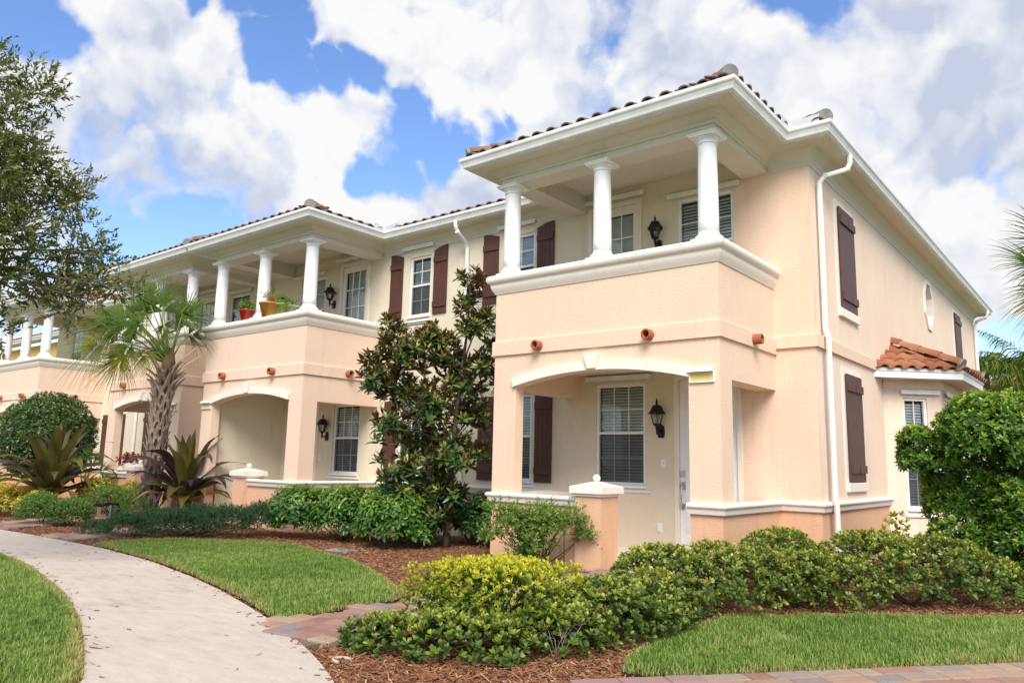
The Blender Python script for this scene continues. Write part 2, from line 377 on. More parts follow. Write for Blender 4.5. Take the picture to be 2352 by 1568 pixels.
def sub(name, me, parent, loc=(0, 0, 0), rot=(0, 0, 0), scale=(1, 1, 1)):
    o = bpy.data.objects.new(name, me); COL.objects.link(o); o.parent = parent; o.location = loc; o.rotation_euler = rot; o.scale = scale
    return o
def mesh_of(mb, name, mt):
    me = bpy.data.meshes.new(name); me.from_pydata(mb.v, [], mb.f); me.polygons.foreach_set('use_smooth', mb.sm); me.materials.append(mt); return me
def np_mesh(name, V, F4, F3, mt, tint=None, parent=None, kind=None, smooth=True, org=(0, 0, 0)):
    me = bpy.data.meshes.new(name); V = np.asarray(V, np.float32)-np.asarray(org, np.float32)
    n4, n3 = len(F4), len(F3)
    me.vertices.add(len(V)); me.vertices.foreach_set('co', V.ravel())
    me.loops.add(n4*4+n3*3); me.polygons.add(n4+n3)
    li = np.concatenate([np.asarray(F4, np.int32).ravel(), np.asarray(F3, np.int32).ravel()]).astype(np.int32)
    me.loops.foreach_set('vertex_index', li)
    ls = np.concatenate([np.arange(n4)*4, n4*4+np.arange(n3)*3]).astype(np.int32)
    me.polygons.foreach_set('loop_start', ls)
    me.polygons.foreach_set('use_smooth', np.full(n4+n3, smooth))
    me.update(calc_edges=True)
    if tint is not None:
        at = me.attributes.new('tint', 'FLOAT', 'POINT'); at.data.foreach_set('value', np.asarray(tint, np.float32))
    me.materials.append(mt)
    o = bpy.data.objects.new(name, me); COL.objects.link(o)
    if parent is not None: o.parent = parent
    if kind: o['kind'] = kind
    return o
def nrm(a): return a/np.maximum(np.linalg.norm(a, axis=-1, keepdims=True), 1e-9)

# ================================================================== ground
D = 1.827; E = 0.545; Wd = 3.474
def poly_prism(name, poly, z0, z1, mt, parent=None, kind=None, bevel=0):
    mb = MB(); mb.prism(poly, z0, z1, 2); o = mb.build(name, mt, parent, bevel=bevel)
    if kind: o['kind'] = kind
    return o
g = MB(); g.add([(-400, -400, -.03), (400, -400, -.03), (400, 400, -.03), (-400, 400, -.03)], [(0, 1, 2, 3)])
tag(g.build('ground', MT['turf']), kind='structure')
walk_r = [(-24, -5.2), (-18, -4.15), (-14, -3.72), (-11.16, -3.58), (-10.12, -3.53), (-8.57, -3.50), (-7.56, -3.50), (-5.93, -3.65), (-4.57, -3.90), (-3.39, -4.18), (-2.59, -4.41), (-1.93, -4.62), (-1.11, -4.92), (-.61, -5.13), (-.17, -5.35), (.5, -5.75), (1.2, -6.35), (2.0, -7.4), (2.6, -9), (2.9, -11.5)]
walk_l = [(-24, -6.6), (-18, -5.55), (-14, -5.05), (-11, -4.85), (-9.4, -4.75), (-8.4, -4.70), (-7.72, -4.70), (-6.60, -4.81), (-5.29, -5.06), (-4.26, -5.28), (-3.53, -5.48), (-2.88, -5.69), (-2.35, -5.88), (-1.71, -6.13), (-1.21, -6.34), (-.6, -6.75), (.1, -7.4), (.7, -8.2), (1.2, -9.3), (1.4, -11.5)]
mul = [(-26, 1.9), (-26, -4.3), (-18, -4.05), (-14, -3.65)] + walk_r[3:16] + [(1.5, -4.4), (3.6, -1.7), (4.8, 2.2), (4.8, 17), (.4, 17), (.4, 1.9)]
poly_prism('mulch_bed', mul, -.05, 0.0, MT['mulch'], kind='structure')
# the walk: one slab after another with a tooled joint between
def arc_pts(line, n):
    P = [Vector(p) for p in line]; L = [0]
    for a, b_ in zip(P, P[1:]): L.append(L[-1]+(b_-a).length)
    out = []
    for i in range(n+1):
        t = L[-1]*i/n; k = max(j for j in range(len(L)) if L[j] <= t+1e-9); k = min(k, len(P)-2)
        f = (t-L[k])/max(L[k+1]-L[k], 1e-9); q = P[k].lerp(P[k+1], f); out.append((q.x, q.y))
    return out
walk = thing('walkway', None, None); walk['kind'] = 'structure'
NS = 24; ar_ = arc_pts(walk_r, NS*4); al_ = arc_pts(walk_l, NS*4)
for i in range(NS):
    rr = ar_[i*4:i*4+5]; ll = al_[i*4:i*4+5]
    gap = .004
    def shift(p, q): v = Vector(q)-Vector(p); v = v.normalized()*gap; return (p[0]+v.x, p[1]+v.y)
    rr = [shift(rr[0], rr[1])]+rr[1:-1]+[shift(rr[-1], rr[-2])]; ll = [shift(ll[0], ll[1])]+ll[1:-1]+[shift(ll[-1], ll[-2])]
    poly_prism('concrete_slab', rr+ll[::-1], -.04, .034, MT['walk'], walk, bevel=.006)
poly_prism('joint_bed', walk_r+walk_l[::-1], -.05, .024, MT['sand'], walk)
# paver walks
pv = MB(); 
def paver_mesh(a, b_):
    q = MB(); q.box(-a/2, a/2, -b_/2, b_/2, 0, .05)
    me = mesh_of(q, 'paver', MT['paver']); return me
PM = [paver_mesh(.222, .150), paver_mesh(.150, .150), paver_mesh(.30, .150)]
def bevel_mod(o, w=.008, s=2):
    bv = o.modifiers.new('bevel', 'BEVEL'); bv.width = w; bv.segments = s
def in_poly(x, y, P):
    c = False; n = len(P); j = n-1
    for i in range(n):
        if ((P[i][1] > y) != (P[j][1] > y)) and (x < (P[j][0]-P[i][0])*(y-P[i][1])/(P[j][1]-P[i][1])+P[i][0]): c = not c
        j = i
    return c
def paver_walk(name, poly, ang, rows_along, z=.012, limit=None):
    w = thing(name, None, None); w['kind'] = 'structure'
    poly_prism('sand_bed', poly, -.05, .03, MT['sand'], w)
    ca, sa = math.cos(ang), math.sin(ang)
    us = [p[0]*ca+p[1]*sa for p in poly]; vs = [-p[0]*sa+p[1]*ca for p in poly]
    v = min(vs)
    r_ = 0
    while v < max(vs):
        u = min(us)-random.uniform(0, .2)
        while u < max(us):
            k = random.choices([0, 1, 2], [5, 3, 3])[0]; a = (.222, .150, .30)[k]
            x, y = (u+a/2)*ca-(v+.075)*sa, (u+a/2)*sa+(v+.075)*ca
            if in_poly(x, y, poly):
                o = sub('paver', PM[k], w, (x, y, z-.012+random.uniform(-.0015, .002)), (random.uniform(-.006, .006), random.uniform(-.006, .006), ang+random.uniform(-.012, .012)))
                bevel_mod(o)
            u += a+.005
        v += .155; r_ += 1
    return w
paver_walk('paver_path', [(-1.76, -4.72), (-.93, -5.02), (-.90, -3.9), (-.62, -.05), (-1.58, -.05), (-1.72, -3.3)], R(8), 1)
paver_walk('paver_path', [(-9.75, -3.49), (-8.78, -3.47), (-10.05, -.15), (-10.9, -.15)], R(-8), 1)
paver_walk('paver_path', [(-12.45, -3.60), (-11.25, -3.56), (-13.2, -.15), (-14.2, -.15)], R(-8), 1)
a0 = Vector((1.30, -3.98)); dr = Vector((1.65, 2.05)).normalized(); nr = Vector((dr.y, -dr.x))
A_ = a0-dr*.5; B_ = a0+dr*3.6
dv = paver_walk('paver_driveway', [tuple(A_), tuple(B_), tuple(B_+nr*.78), tuple(A_+nr*.78)], math.atan2(dr.y, dr.x), 1)
far_drive = [tuple(A_+nr*.78), tuple(B_+nr*.78), tuple(B_+nr*5), tuple(A_+nr*5)]
poly_prism('driveway_base', far_drive, -.05, .040, MT['paver'], dv)
far2 = [tuple(B_), tuple(B_+dr*14), tuple(B_+dr*14+nr*5), tuple(B_+nr*5)]
poly_prism('driveway_base', far2, -.05, .040, MT['paver'], dv)
# lawns: a turf slab with real blades on top
lawn_c = [(-8.05, -3.44), (-8.25, -2.95), (-8.05, -2.35), (-7.42, -1.80), (-6.82, -1.42), (-6.28, -1.28), (-5.53, -1.45), (-4.38, -1.75), (-3.33, -2.24), (-2.51, -2.70), (-1.98, -3.02), (-1.80, -3.35), (-1.80, -4.60), (-1.95, -4.58), (-2.59, -4.36), (-3.39, -4.13), (-4.57, -3.85), (-5.93, -3.60), (-7.56, -3.44)]
lawn_r = [(1.05, -4.02), (.90, -3.72), (.78, -3.19), (.72, -2.67), (.76, -2.24), (.80, -1.85), (1.0, -1.62), (1.35, -1.2), (1.93, -.65), (2.85, .20), (3.4, 1.2), (3.9, 2.4), (4.6, 1.8), (3.7, -.55)] + [(3.05, -1.85), (1.36, -3.93)]
lawn_l = [(p[0], p[1]) for p in walk_l[2:17]] + [(-.6, -8.5), (-4, -11), (-14, -11), (-20, -8)]
for nm, P in (('lawn', lawn_c), ('lawn', lawn_r), ('lawn', lawn_l)):
    poly_prism(nm, P, -.04, .028, MT['soil'], kind='structure')

# ================================================================== houses
def Tf(y=D): return lambda u, d, z: (u, y+d, z)
def Ts(x): return lambda u, d, z: (x-d, u, z)
def panel(mb, T, u0, u1, z0, z1, holes, rev=.09):
    us = sorted({u0, u1}|{h for H_ in holes for h in H_[:2]}); zs = sorted({z0, z1}|{h for H_ in holes for h in H_[2:4]})
    us = [u for u in us if u0 <= u <= u1]; zs = [z for z in zs if z0 <= z <= z1]
    for i in range(len(us)-1):
        for j in range(len(zs)-1):
            uc, zc = (us[i]+us[i+1])/2, (zs[j]+zs[j+1])/2
            if any(h[0] < uc < h[1] and h[2] < zc < h[3] for h in holes): continue
            mb.add([T(us[i], 0, zs[j]), T(us[i+1], 0, zs[j]), T(us[i+1], 0, zs[j+1]), T(us[i], 0, zs[j+1])], [(0, 1, 2, 3)])
    for a, b_, c_, d_ in [h[:4] for h in holes]:
        c_ = max(c_, z0); d_ = min(d_, z1)
        if c_ >= d_: continue
        mb.add([T(a, 0, c_), T(a, rev, c_), T(a, rev, d_), T(a, 0, d_)], [(0, 1, 2, 3)])
        mb.add([T(b_, 0, c_), T(b_, rev, c_), T(b_, rev, d_), T(b_, 0, d_)], [(3, 2, 1, 0)])
        mb.add([T(a, 0, c_), T(b_, 0, c_), T(b_, rev, c_), T(a, rev, c_)], [(0, 1, 2, 3)])
        mb.add([T(a, 0, d_), T(b_, 0, d_), T(b_, rev, d_), T(a, rev, d_)], [(3, 2, 1, 0)])
SL = {}
def slat_mesh(w, deg=60):
    k = (round(w, 2), deg)
    hc = .0205 if deg == 60 else .026
    if k not in SL:
        q = MB(); a = R(deg); c_, s_ = math.cos(a)*hc, math.sin(a)*hc
        q.add([(0, -c_, -s_), (w, -c_, -s_), (w, c_, s_), (0, c_, s_), (0, -c_, -s_+.003), (w, -c_, -s_+.003), (w, c_, s_+.003), (0, c_, s_+.003)],
              [(0, 3, 2, 1), (4, 5, 6, 7), (0, 1, 5, 4), (2, 3, 7, 6)])
        SL[k] = mesh_of(q, 'slat', MT['slat'])
    return SL[k]
def place(h, P): return tuple(P[i]-h['_o'][i] for i in range(3))
def window(h, P, rot, w, hh, cols=3, rows=2, screen=True, name='window', single=False, blinds=True, step=.047, deg=60):
    """P: lower left corner on the wall face; local x along the wall, y inwards"""
    f = .045; y0, y1 = .03, .085
    q = MB(); q.box(0, f, y0, y1, 0, hh).box(w-f, w, y0, y1, 0, hh).box(f, w-f, y0, y1, hh-f, hh).box(f, w-f, y0, y1, 0, f)
    q.box(-.02, w+.02, -.035, y0, -.035, .0)
    win = q.build(name, MT['white'], h, place(h, P), rot=rot, org=(0, 0, 0))
    def part(n_, mb, mt): return mb.build(n_, mt, win, org=(0, 0, 0))
    zs = [(f, hh-f)] if single else [(f, hh*.5), (hh*.5+.035, hh-f)]
    if not single:
        part('meeting_rail', MB().box(f, w-f, y0+.005, y1, hh*.5, hh*.5+.035), MT['white'])
    for i, (a, b_) in enumerate(zs):
        yy = .058 if i else .068
        part('pane', MB().add([(f, yy, a), (w-f, yy, a), (w-f, yy, b_), (f, yy, b_)], [(0, 1, 2, 3)]), MT['glass'])
        for c_ in range(1, cols):
            x = f+(w-2*f)*c_/cols; part('muntin', MB().box(x-.0065, x+.0065, yy-.012, yy-.002, a, b_), MT['white'])
        for r_ in range(1, rows):
            z = a+(b_-a)*r_/rows; part('muntin', MB().box(f, w-f, yy-.0135, yy-.001, z-.0065, z+.0065), MT['white'])
        if i == 0 and screen and not single:
            part('insect_screen', MB().add([(f, .042, a), (w-f, .042, a), (w-f, .042, b_), (f, .042, b_)], [(0, 1, 2, 3)]), MT['screen'])
    if blinds:
        me = slat_mesh(w-2*f-.01, deg); z = f+.02
        while z < hh-f-.02:
            sub('slat', me, win, (f+.005, .112, z), (random.uniform(-.05, .05), 0, 0)); z += step
    return win
def glass_door(h, P, w, hh):
    q = MB(); f = .10
    q.box(0, .07, -.02, .08, 0, hh).box(w-.07, w, -.02, .08, 0, hh).box(.07, w-.07, -.02, .08, hh-.07, hh)
    d = q.build('balcony_door', MT['trim'], h, place(h, P), org=(0, 0, 0))
    a, b_, c_, e_ = .17, w-.17, .32, hh-.21
    lf = MB(); lf.box(.075, a, .02, .06, 0, hh-.075).box(b_, w-.075, .02, .06, 0, hh-.075).box(a, b_, .02, .06, 0, c_).box(a, b_, .02, .06, e_, hh-.075)
    lf.build('door_leaf', MT['trim'], d, org=(0, 0, 0))
    MB().add([(a, .045, c_), (b_, .045, c_), (b_, .045, e_), (a, .045, e_)], [(0, 1, 2, 3)]).build('pane', MT['glass'], d, org=(0, 0, 0))
    for i in range(1, 3):
        x = a+(b_-a)*i/3; MB().box(x-.008, x+.008, .030, .042, c_, e_).build('muntin', MT['white'], d, org=(0, 0, 0))
    for i in range(1, 5):
        z = c_+(e_-c_)*i/5; MB().box(a, b_, .029, .043, z-.008, z+.008).build('muntin', MT['white'], d, org=(0, 0, 0))
    me = slat_mesh(b_-a, 68); z = c_+.02
    while z < e_: sub('slat', me, d, (a, .10, z)); z += .045
    MB().lathe([(.0, 0), (.022, .0), (.022, .02), (.012, .03), (.026, .05), (.02, .065), (0, .07)], n=12).build('handle', MT['steel'], d, (.12, -.03, 1.0), org=(0, 0, 0))
    return d
def entry_door(h, P, w, hh):
    q = MB(); q.box(0, .07, -.015, .10, 0, hh).box(w-.07, w, -.015, .10, 0, hh).box(.07, w-.07, -.015, .10, hh-.07, hh).box(.07, w-.07, -.03, .1, -.03, .02)
    d = q.build('entry_door', MT['trim'], h, place(h, P), org=(0, 0, 0))
    lf = MB().box(.074, w-.074, .02, .07, .022, hh-.074)
    for i in range(2):
        for a, b_ in ((.2, .95), (1.15, hh-.35)):
            x0 = .16+i*(w-.32)/2+.02*i; x1 = x0+(w-.36)/2-.02; lf.box(x0, x1, .012, .02, a, b_)
    lf.build('door_leaf', MT['white'], d, org=(0, 0, 0))
    dbm = MB().box(.085, .155, .006, .012, .98, 1.07).box(.10, .14, -.006, .006, 1.0, 1.05); dbm.build('deadbolt', MT['steel'], d, org=(0, 0, 0), bevel=.004)
    hd = MB().box(.085, .155, .004, .012, .80, .915).box(.095, .145, .004, .012, .52, .60); hd.tube([(.12, .0, .88), (.12, -.05, .85), (.12, -.058, .72), (.12, -.05, .58), (.12, .0, .55)], .012, 8); hd.tube([(.12, 0, .88), (.12, -.03, .89)], .016, 8)
    hd.build('handle', MT['steel'], d, org=(0, 0, 0))
    return d
def shutter(h, P, rot, w, z, top=0.0, rise='L', nb=4, split=False):
    """board and batten leaf; top: extra height on the high side"""
    bk = MB().box(.01, w-.01, -.012, -.002, .01, z-.02); sh = bk.build('shutter', MT['shutter'], h, place(h, P), rot=rot, org=(0, 0, 0))
    bw = w/nb
    def zt(x):
        t = x/w if rise == 'R' else 1-x/w
        return z+top*(math.sin(t*math.pi/2) if top else 0)
    for i in range(nb):
        a, b_ = i*bw+.002, (i+1)*bw-.002
        MB().prism([(a, 0), (b_, 0), (b_, zt(b_)), ((a+b_)/2, zt((a+b_)/2)), (a, zt(a))], -.034, -.012, 1).build('board', MT['shutter'], sh, org=(0, 0, 0), bevel=.002)
    for zb in (.13, z-.25):
        for a, b_ in ([(.0, w/2-.012), (w/2+.012, w)] if split else [(0, w)]):
            MB().box(a+.008, b_-.008, -.06, -.034, zb, zb+.115).build('batten', MT['shutter'], sh, org=(0, 0, 0), bevel=.003)
    return sh
def track(h, u0, u1, z, T=None, ht=.075, pr=.07, name='shutter_track'):
    T = T or Tf(); q = MB()
    def bx(a, b_, d0, d1, z0, z1):
        q.add([T(a, d0, z0), T(b_, d0, z0), T(b_, d1, z0), T(a, d1, z0), T(a, d0, z1), T(b_, d0, z1), T(b_, d1, z1), T(a, d1, z1)], [(0, 3, 2, 1), (4, 5, 6, 7), (0, 1, 5, 4), (1, 2, 6, 5), (2, 3, 7, 6), (3, 0, 4, 7)])
    bx(u0, u1, -pr, .004, z+ht-.02, z+ht); bx(u0, u1, -pr, -pr+.015, z, z+ht-.02)
    return q.build(name, MT['gutter'], h)
def sill_track(h, u0, u1, z, T=None):
    T = T or Tf(); q = MB()
    for z0, z1, pr in ((z, z+.018, .03), (z+.018, z+.036, .012)):
        q.add([T(u0, -pr, z0), T(u1, -pr, z0), T(u1, .003, z0), T(u0, .003, z0), T(u0, -pr, z1), T(u1, -pr, z1), T(u1, .003, z1), T(u0, .003, z1)], [(0, 3, 2, 1), (4, 5, 6, 7), (0, 1, 5, 4), (1, 2, 6, 5), (2, 3, 7, 6), (3, 0, 4, 7)])
    return q.build('sill_track', MT['gutter'], h)
def arc(x0, x1, z0, rise, n=18, off=0., ext0=0., ext1=0.):
    hw = (x1-x0)/2; r_ = (hw*hw+rise*rise)/(2*rise); cx = (x0+x1)/2; cz = z0+rise-r_
    a0_ = math.asin((hw+ext0)/r_); a1_ = math.asin((hw+ext1)/r_)
    return [(cx+(r_+off)*math.sin(-a0_+(a0_+a1_)*i/n), cz+(r_+off)*math.cos(-a0_+(a0_+a1_)*i/n)) for i in range(n+1)]
CROWN = [(-.06, 5.47), (.012, 5.47), (.018, 5.505), (.012, 5.53), (.022, 5.545), (.03, 5.575), (.05, 5.60), (.085, 5.635), (.125, 5.665), (.14, 5.685), (.15, 5.69), (.15, 5.73), (-.06, 5.73)]
CROWNB = [(-.06, 5.565), (.0, 5.565), (.008, 5.585), (.004, 5.60), (.022, 5.61), (.045, 5.625), (.085, 5.65), (.125, 5.675), (.14, 5.688), (.15, 5.69), (.15, 5.73), (-.06, 5.73)]
SOFF = [(.10, 5.694), (.335, 5.686), (.335, 5.74), (.10, 5.74)]
FASC = [(.335, 5.70), (.352, 5.70), (.352, 5.85), (.335, 5.85)]
GUT = [(.353, 5.715), (.385, 5.715), (.40, 5.728), (.408, 5.76), (.425, 5.80), (.44, 5.815), (.447, 5.83), (.447, 5.868), (.437, 5.868), (.435, 5.835), (.36, 5.825), (.353, 5.835)]
CAP = [(-.30, 3.80), (-.30, 4.055), (-.28, 4.07), (.055, 4.07), (.085, 4.062), (.108, 4.04), (.118, 4.01), (.114, 3.98), (.098, 3.953), (.072, 3.938), (.066, 3.93), (.066, 3.90), (.055, 3.865), (.035, 3.825), (.02, 3.80), (.014, 3.785), (-.03, 3.785)]
LOW = [(-.19, .80), (-.19, .905), (.03, .917), (.052, .912), (.066, .897), (.07, .88), (.062, .862), (.046, .852), (.042, .845), (.042, .80), (.035, .787), (-.02, .787)]
BAND = [(-.03, 2.866), (.032, 2.866), (.032, 3.065), (.022, 3.075), (-.03, 3.075)]
MBAND = [(-.03, 2.943), (.04, 2.943), (.04, 3.105), (.028, 3.115), (-.03, 3.115)]
PITCH = .345
def tile_mesh(w=.25, L=.40, hgt=.066):
    q = MB(); out = []
    n = 5
    for i in range(3): out.append((w*.36*i/2, [.016, .004, .016][i]))
    for i in range(1, n+1):
        a = math.pi*(1-i/n); out.append((w*.68+w*.32*math.cos(a), .016+(hgt-.016)*math.sin(a)))
    th = .017; inn = []
    for i, (x, z) in enumerate(out):
        a = out[max(i-1, 0)]; b_ = out[min(i+1, len(out)-1)]; tx, tz = b_[0]-a[0], b_[1]-a[1]; l = math.hypot(tx, tz); inn.append((x+tz/l*th, z-tx/l*th))
    m_ = len(out); vs = []
    for y, lift in ((0, .022), (L, .0)):
        vs += [(x, y, z+lift) for x, z in out]+[(x, y, z+lift) for x, z in inn]
    fs = []
    for i in range(m_-1):
        fs += [(i, i+1, 2*m_+i+1, 2*m_+i), (m_+i, 3*m_+i, 3*m_+i+1, m_+i+1), (i, m_+i, m_+i+1, i+1)]
    fs += [(0, 2*m_, 3*m_, m_), (m_-1, 2*m_-1, 4*m_-1, 3*m_-1)]
    q.add(vs, fs, False); q.sm = [True if k % 3 == 0 and k < 3*(m_-1) else False for k in range(len(fs))]
    return q
def cap_mesh(L=.42, r0=.105, r1=.085):
    q = MB(); n = 8; vs = []
    for y, r_ in ((0, r0), (L, r1)):
        for rr in (r_, r_-.018):
            vs += [(rr*math.cos(math.pi*(1-i/n)), y, rr*1.0*math.sin(math.pi*(1-i/n))) for i in range(n+1)]
    m_ = n+1; fs = []
    for i in range(n): fs += [(i, i+1, 2*m_+i+1, 2*m_+i), (m_+i, 3*m_+i, 3*m_+i+1, m_+i+1), (i, m_+i, m_+i+1, i+1)]
    q.add(vs, fs); q.sm = [k % 3 == 0 for k in range(len(fs))]
    return q
TM = {k: mesh_of(tile_mesh(), 'tile', MT[k]) for k in ('rooftile', 'baytile', 'fartile')}
CM = {k: mesh_of(cap_mesh(), 'hip_tile', MT[k]) for k in ('rooftile', 'baytile', 'fartile')}
mq = MB(); mq.prism([(.106*math.cos(math.pi*i/8), .106*math.sin(math.pi*i/8)-.0) for i in range(9)]+[(-.07, -.10), (.07, -.10)], .0, .05, 1)
MORT = mesh_of(mq, 'mortar_plug', MT['concrete_cap'])
def basis(xa, ya):
    x = Vector(xa).normalized(); y = Vector(ya).normalized(); z = x.cross(y).normalized(); y = z.cross(x)
    return Matrix((x, y, z)).transposed().to_4x4()
def tiles(roof, h, P, along, upd, length, rows, lo, hi, kind='rooftile', pitch=PITCH, sp=.25, over=.03):
    """P eave start, along: unit vector along the eave (upslope on its left), lo/hi(d): limits along the eave at horizontal depth d"""
    al = Vector((*along, 0)); up = Vector((*upd, 0)); sl = Vector((up.x, up.y, pitch)); M4 = basis(al, sl); eu = M4.to_euler()
    cs = 1/math.sqrt(1+pitch*pitch)
    for r_ in range(rows):
        d = r_*.34*cs - over; n = int(length/sp)+2
        for c_ in range(-1, n):
            s_ = c_*sp
            if s_+sp*.55 < lo(max(d, 0)) or s_+sp*.45 > hi(max(d, 0)): continue
            p_ = Vector(P)+al*s_+up*d+Vector((0, 0, pitch*d-.022))
            o = sub('tile', TM[kind], roof, place(h, p_)); o.rotation_euler = (eu.x+random.uniform(-.012, .012), eu.y, eu.z+random.uniform(-.015, .015))
def hipcaps(roof, h, P, Q, n, kind='rooftile', lift=.06, step=.36):
    P = Vector(P); Q = Vector(Q); y = (Q-P).normalized(); x = y.cross(Vector((0, 0, 1))).normalized(); M4 = basis(x, y); eu = M4.to_euler()
    for i in range(n):
        sub('hip_tile', CM[kind], roof, place(h, P+y*(i*step)+Vector((0, 0, lift+.004*(i % 2)))), tuple(eu))
    sub('mortar_plug', MORT, roof, place(h, P-y*.03+Vector((0, 0, lift-.002))), tuple(eu))
def column(h, x, y, z0, z1):
    H_ = z1-z0
    q = MB().lathe([(.128, .0)]+[(.128-.014*t*t, .0+(H_-.21)*t) for t in [i/8 for i in range(1, 9)]], (x, y, z0+.115), 28)
    c = q.build('column', MT['col'], h); o = h['_o']
    MB().box(x-.172, x+.172, y-.172, y+.172, z0, z0+.035).build('plinth', MT['col'], c, bevel=.008, org=o)
    MB().lathe([(.150, .035), (.170, .045), (.176, .06), (.168, .077), (.150, .085), (.147, .092), (.138, .10), (.131, .118), (.128, .13)], (x, y, z0), 28).build('base', MT['col'], c, org=o)
    MB().lathe([(.114, -.13), (.127, -.122), (.130, -.112), (.127, -.102), (.117, -.096), (.118, -.085), (.135, -.065), (.152, -.05), (.157, -.04)], (x, y, z1), 28).build('capital', MT['col'], c, org=o)
    MB().box(x-.175, x+.175, y-.175, y+.175, z1-.04, z1-.018).box(x-.187, x+.187, y-.187, y+.187, z1-.018, z1).build('abacus', MT['col'], c, bevel=.004, org=o)
    return c
def lantern(P, label, big=1.0):
    t = thing('wall_lantern', label, 'wall lamp', P, 'black lanterns on the porch walls'); k = big
    O_ = (0, 0, 0)
    # P: back plate centre on the wall; lantern hangs in front (towards -y)
    bp = MB().prism([(-.05, -.09), (.05, -.09), (.062, 0), (.05, .09), (0, .12), (-.05, .09), (-.062, 0)], -.022, 0, 1)
    bp.build('back_plate', MT['black'], t, org=O_, bevel=.004)
    MB().tube([(0, -.01, .03), (0, -.06, -.005), (0, -.11, .0), (0, -.15, .035), (0, -.15, .10)], [.02, .017, .015, .018, .03], 8).tube([(0, -.15, .04), (0, -.15, -.03), (0, -.15, -.055)], [.02, .012, .004], 8).build('arm', MT['black'], t, org=O_)
    cx, cy, z0, z1 = 0, -.15, .115, .285
    cage = MB(); r0, r1 = .062, .108
    for i in range(6):
        a = math.pi/3*i; cage.tube([(cx+r0*math.cos(a), cy+r0*math.sin(a), z0), (cx+r1*math.cos(a), cy+r1*math.sin(a), z1)], .007, 5)
    cage.lathe([(.03, z0-.03), (.068, z0-.008), (.068, z0+.01), (.05, z0+.012)], (cx, cy, 0), 6)
    cage.build('cage', MT['black'], t, org=O_)
    gm = MB().lathe([(r0*.95, z0+.005), (r1*.97, z1)], (cx, cy, 0), 6); gm.sm = [False]*len(gm.sm); gm.build('glass', MT['glass'], t, org=O_)
    MB().lathe([(.012, z0), (.012, z0+.07), (.02, z0+.08), (.022, z0+.11), (.006, z0+.13)], (cx, cy, 0), 10).build('bulb', MT['white'], t, org=O_)
    MB().lathe([(.145, z1-.012), (.150, z1), (.120, z1+.03), (.098, z1+.07), (.085, z1+.105), (.06, z1+.125), (.02, z1+.135)], (cx, cy, 0), 6).build('hood', MT['black'], t, org=O_)
    MB().lathe([(.018, z1+.13), (.012, z1+.15), (.024, z1+.165), (.014, z1+.185), (.018, z1+.195), (.006, z1+.22), (.001, z1+.25)], (cx, cy, 0), 10).build('finial', MT['black'], t, org=O_)
    for c in t.children: pass
    t.scale = (k*.95, k*.95, k*.95)
    return t
def address_sign(x0, x1, z0, z1, label, text=None):
    t = thing('address_sign', label, 'sign', ((x0+x1)/2, 0, z0), 'address plates beside the porch arches'); w = x1-x0; hh = z1-z0
    q = MB(); f = .014
    q.box(-w/2, w/2, -.03, .0, 0, f).box(-w/2, -w/2+f, -.03, 0, f, hh-f).box(w/2-f, w/2, -.03, 0, f, hh-f).box(-w/2, w/2, -.03, 0, hh-f, hh)
    q.build('frame', MT['white'], t, org=(0, 0, 0), bevel=.003)
    MB().box(-w/2+f, w/2-f, -.014, -.004, f, hh-f).build('panel', MT['signface'], t, org=(0, 0, 0))
    MB().prism([(-.075, hh-.038), (-.06, hh+.0), (-.03, hh+.012), (0, hh+.012), (0, hh+.002), (-.03, hh+.002), (-.055, hh-.008), (-.067, hh-.038)], -w/2-.006, w/2+.006, 0).build('hood', MT['white'], t, org=(0, 0, 0))
    if text:
        cu = bpy.data.curves.new('digits', 'FONT'); cu.body = text; cu.size = hh*.62; cu.align_x = 'CENTER'; cu.extrude = .002
        o = bpy.data.objects.new('digits', cu); COL.objects.link(o); dg = bpy.context.evaluated_depsgraph_get()
        me = bpy.data.meshes.new_from_object(o.evaluated_get(dg)); bpy.data.objects.remove(o); me.materials.clear(); me.materials.append(MT['black'])
        sub('digits', me, t, (0, -.017, hh*.30), (R(90), 0, 0))
    return t
def drain(h, P, d):
    q = MB(); P = Vector(P); d = Vector(d); n = 20
    prof = [(-.02, .067), (.11, .067), (.115, .064), (.115, .047), (.11, .044), (-.02, .042)]
    a = d.orthogonal().normalized(); b_ = d.cross(a); vs = []; fs = []
    for t, r_ in prof:
        vs += [tuple(P+d*t+(a*math.cos(2*math.pi*k/n)+b_*math.sin(2*math.pi*k/n))*r_) for k in range(n)]
    for i in range(len(prof)-1):
        fs += [(i*n+k, i*n+(k+1) % n, (i+1)*n+(k+1) % n, (i+1)*n+k) for k in range(n)]
    q.add(vs, fs, True); q.build('drain_pipe', MT['terra'], h)
    c = MB(); c.add([tuple(P+d*.004+(a*math.cos(2*math.pi*k/n)+b_*math.sin(2*math.pi*k/n))*.0415) for k in range(n)], [tuple(range(n))]); c.build('pipe_shade_disc', MT['dark'], h)  # dark disc across the bore paints the shade inside the pipe
def downspout(h, pts):
    q = MB(); q.tube(pts, .037, 8); q.sm = [False]*len(q.sm)
    for p, p2 in zip(pts[1:4], pts[2:5]):      # crimped elbows
        a = Vector(p); b_ = Vector(p2); dd = (b_-a).normalized()
        for k in range(4): q.tube([a+dd*(k*.018-.03), a+dd*(k*.018-.022)], .042, 8)
    ds = q.build('downspout', MT['gutter'], h)
    return ds

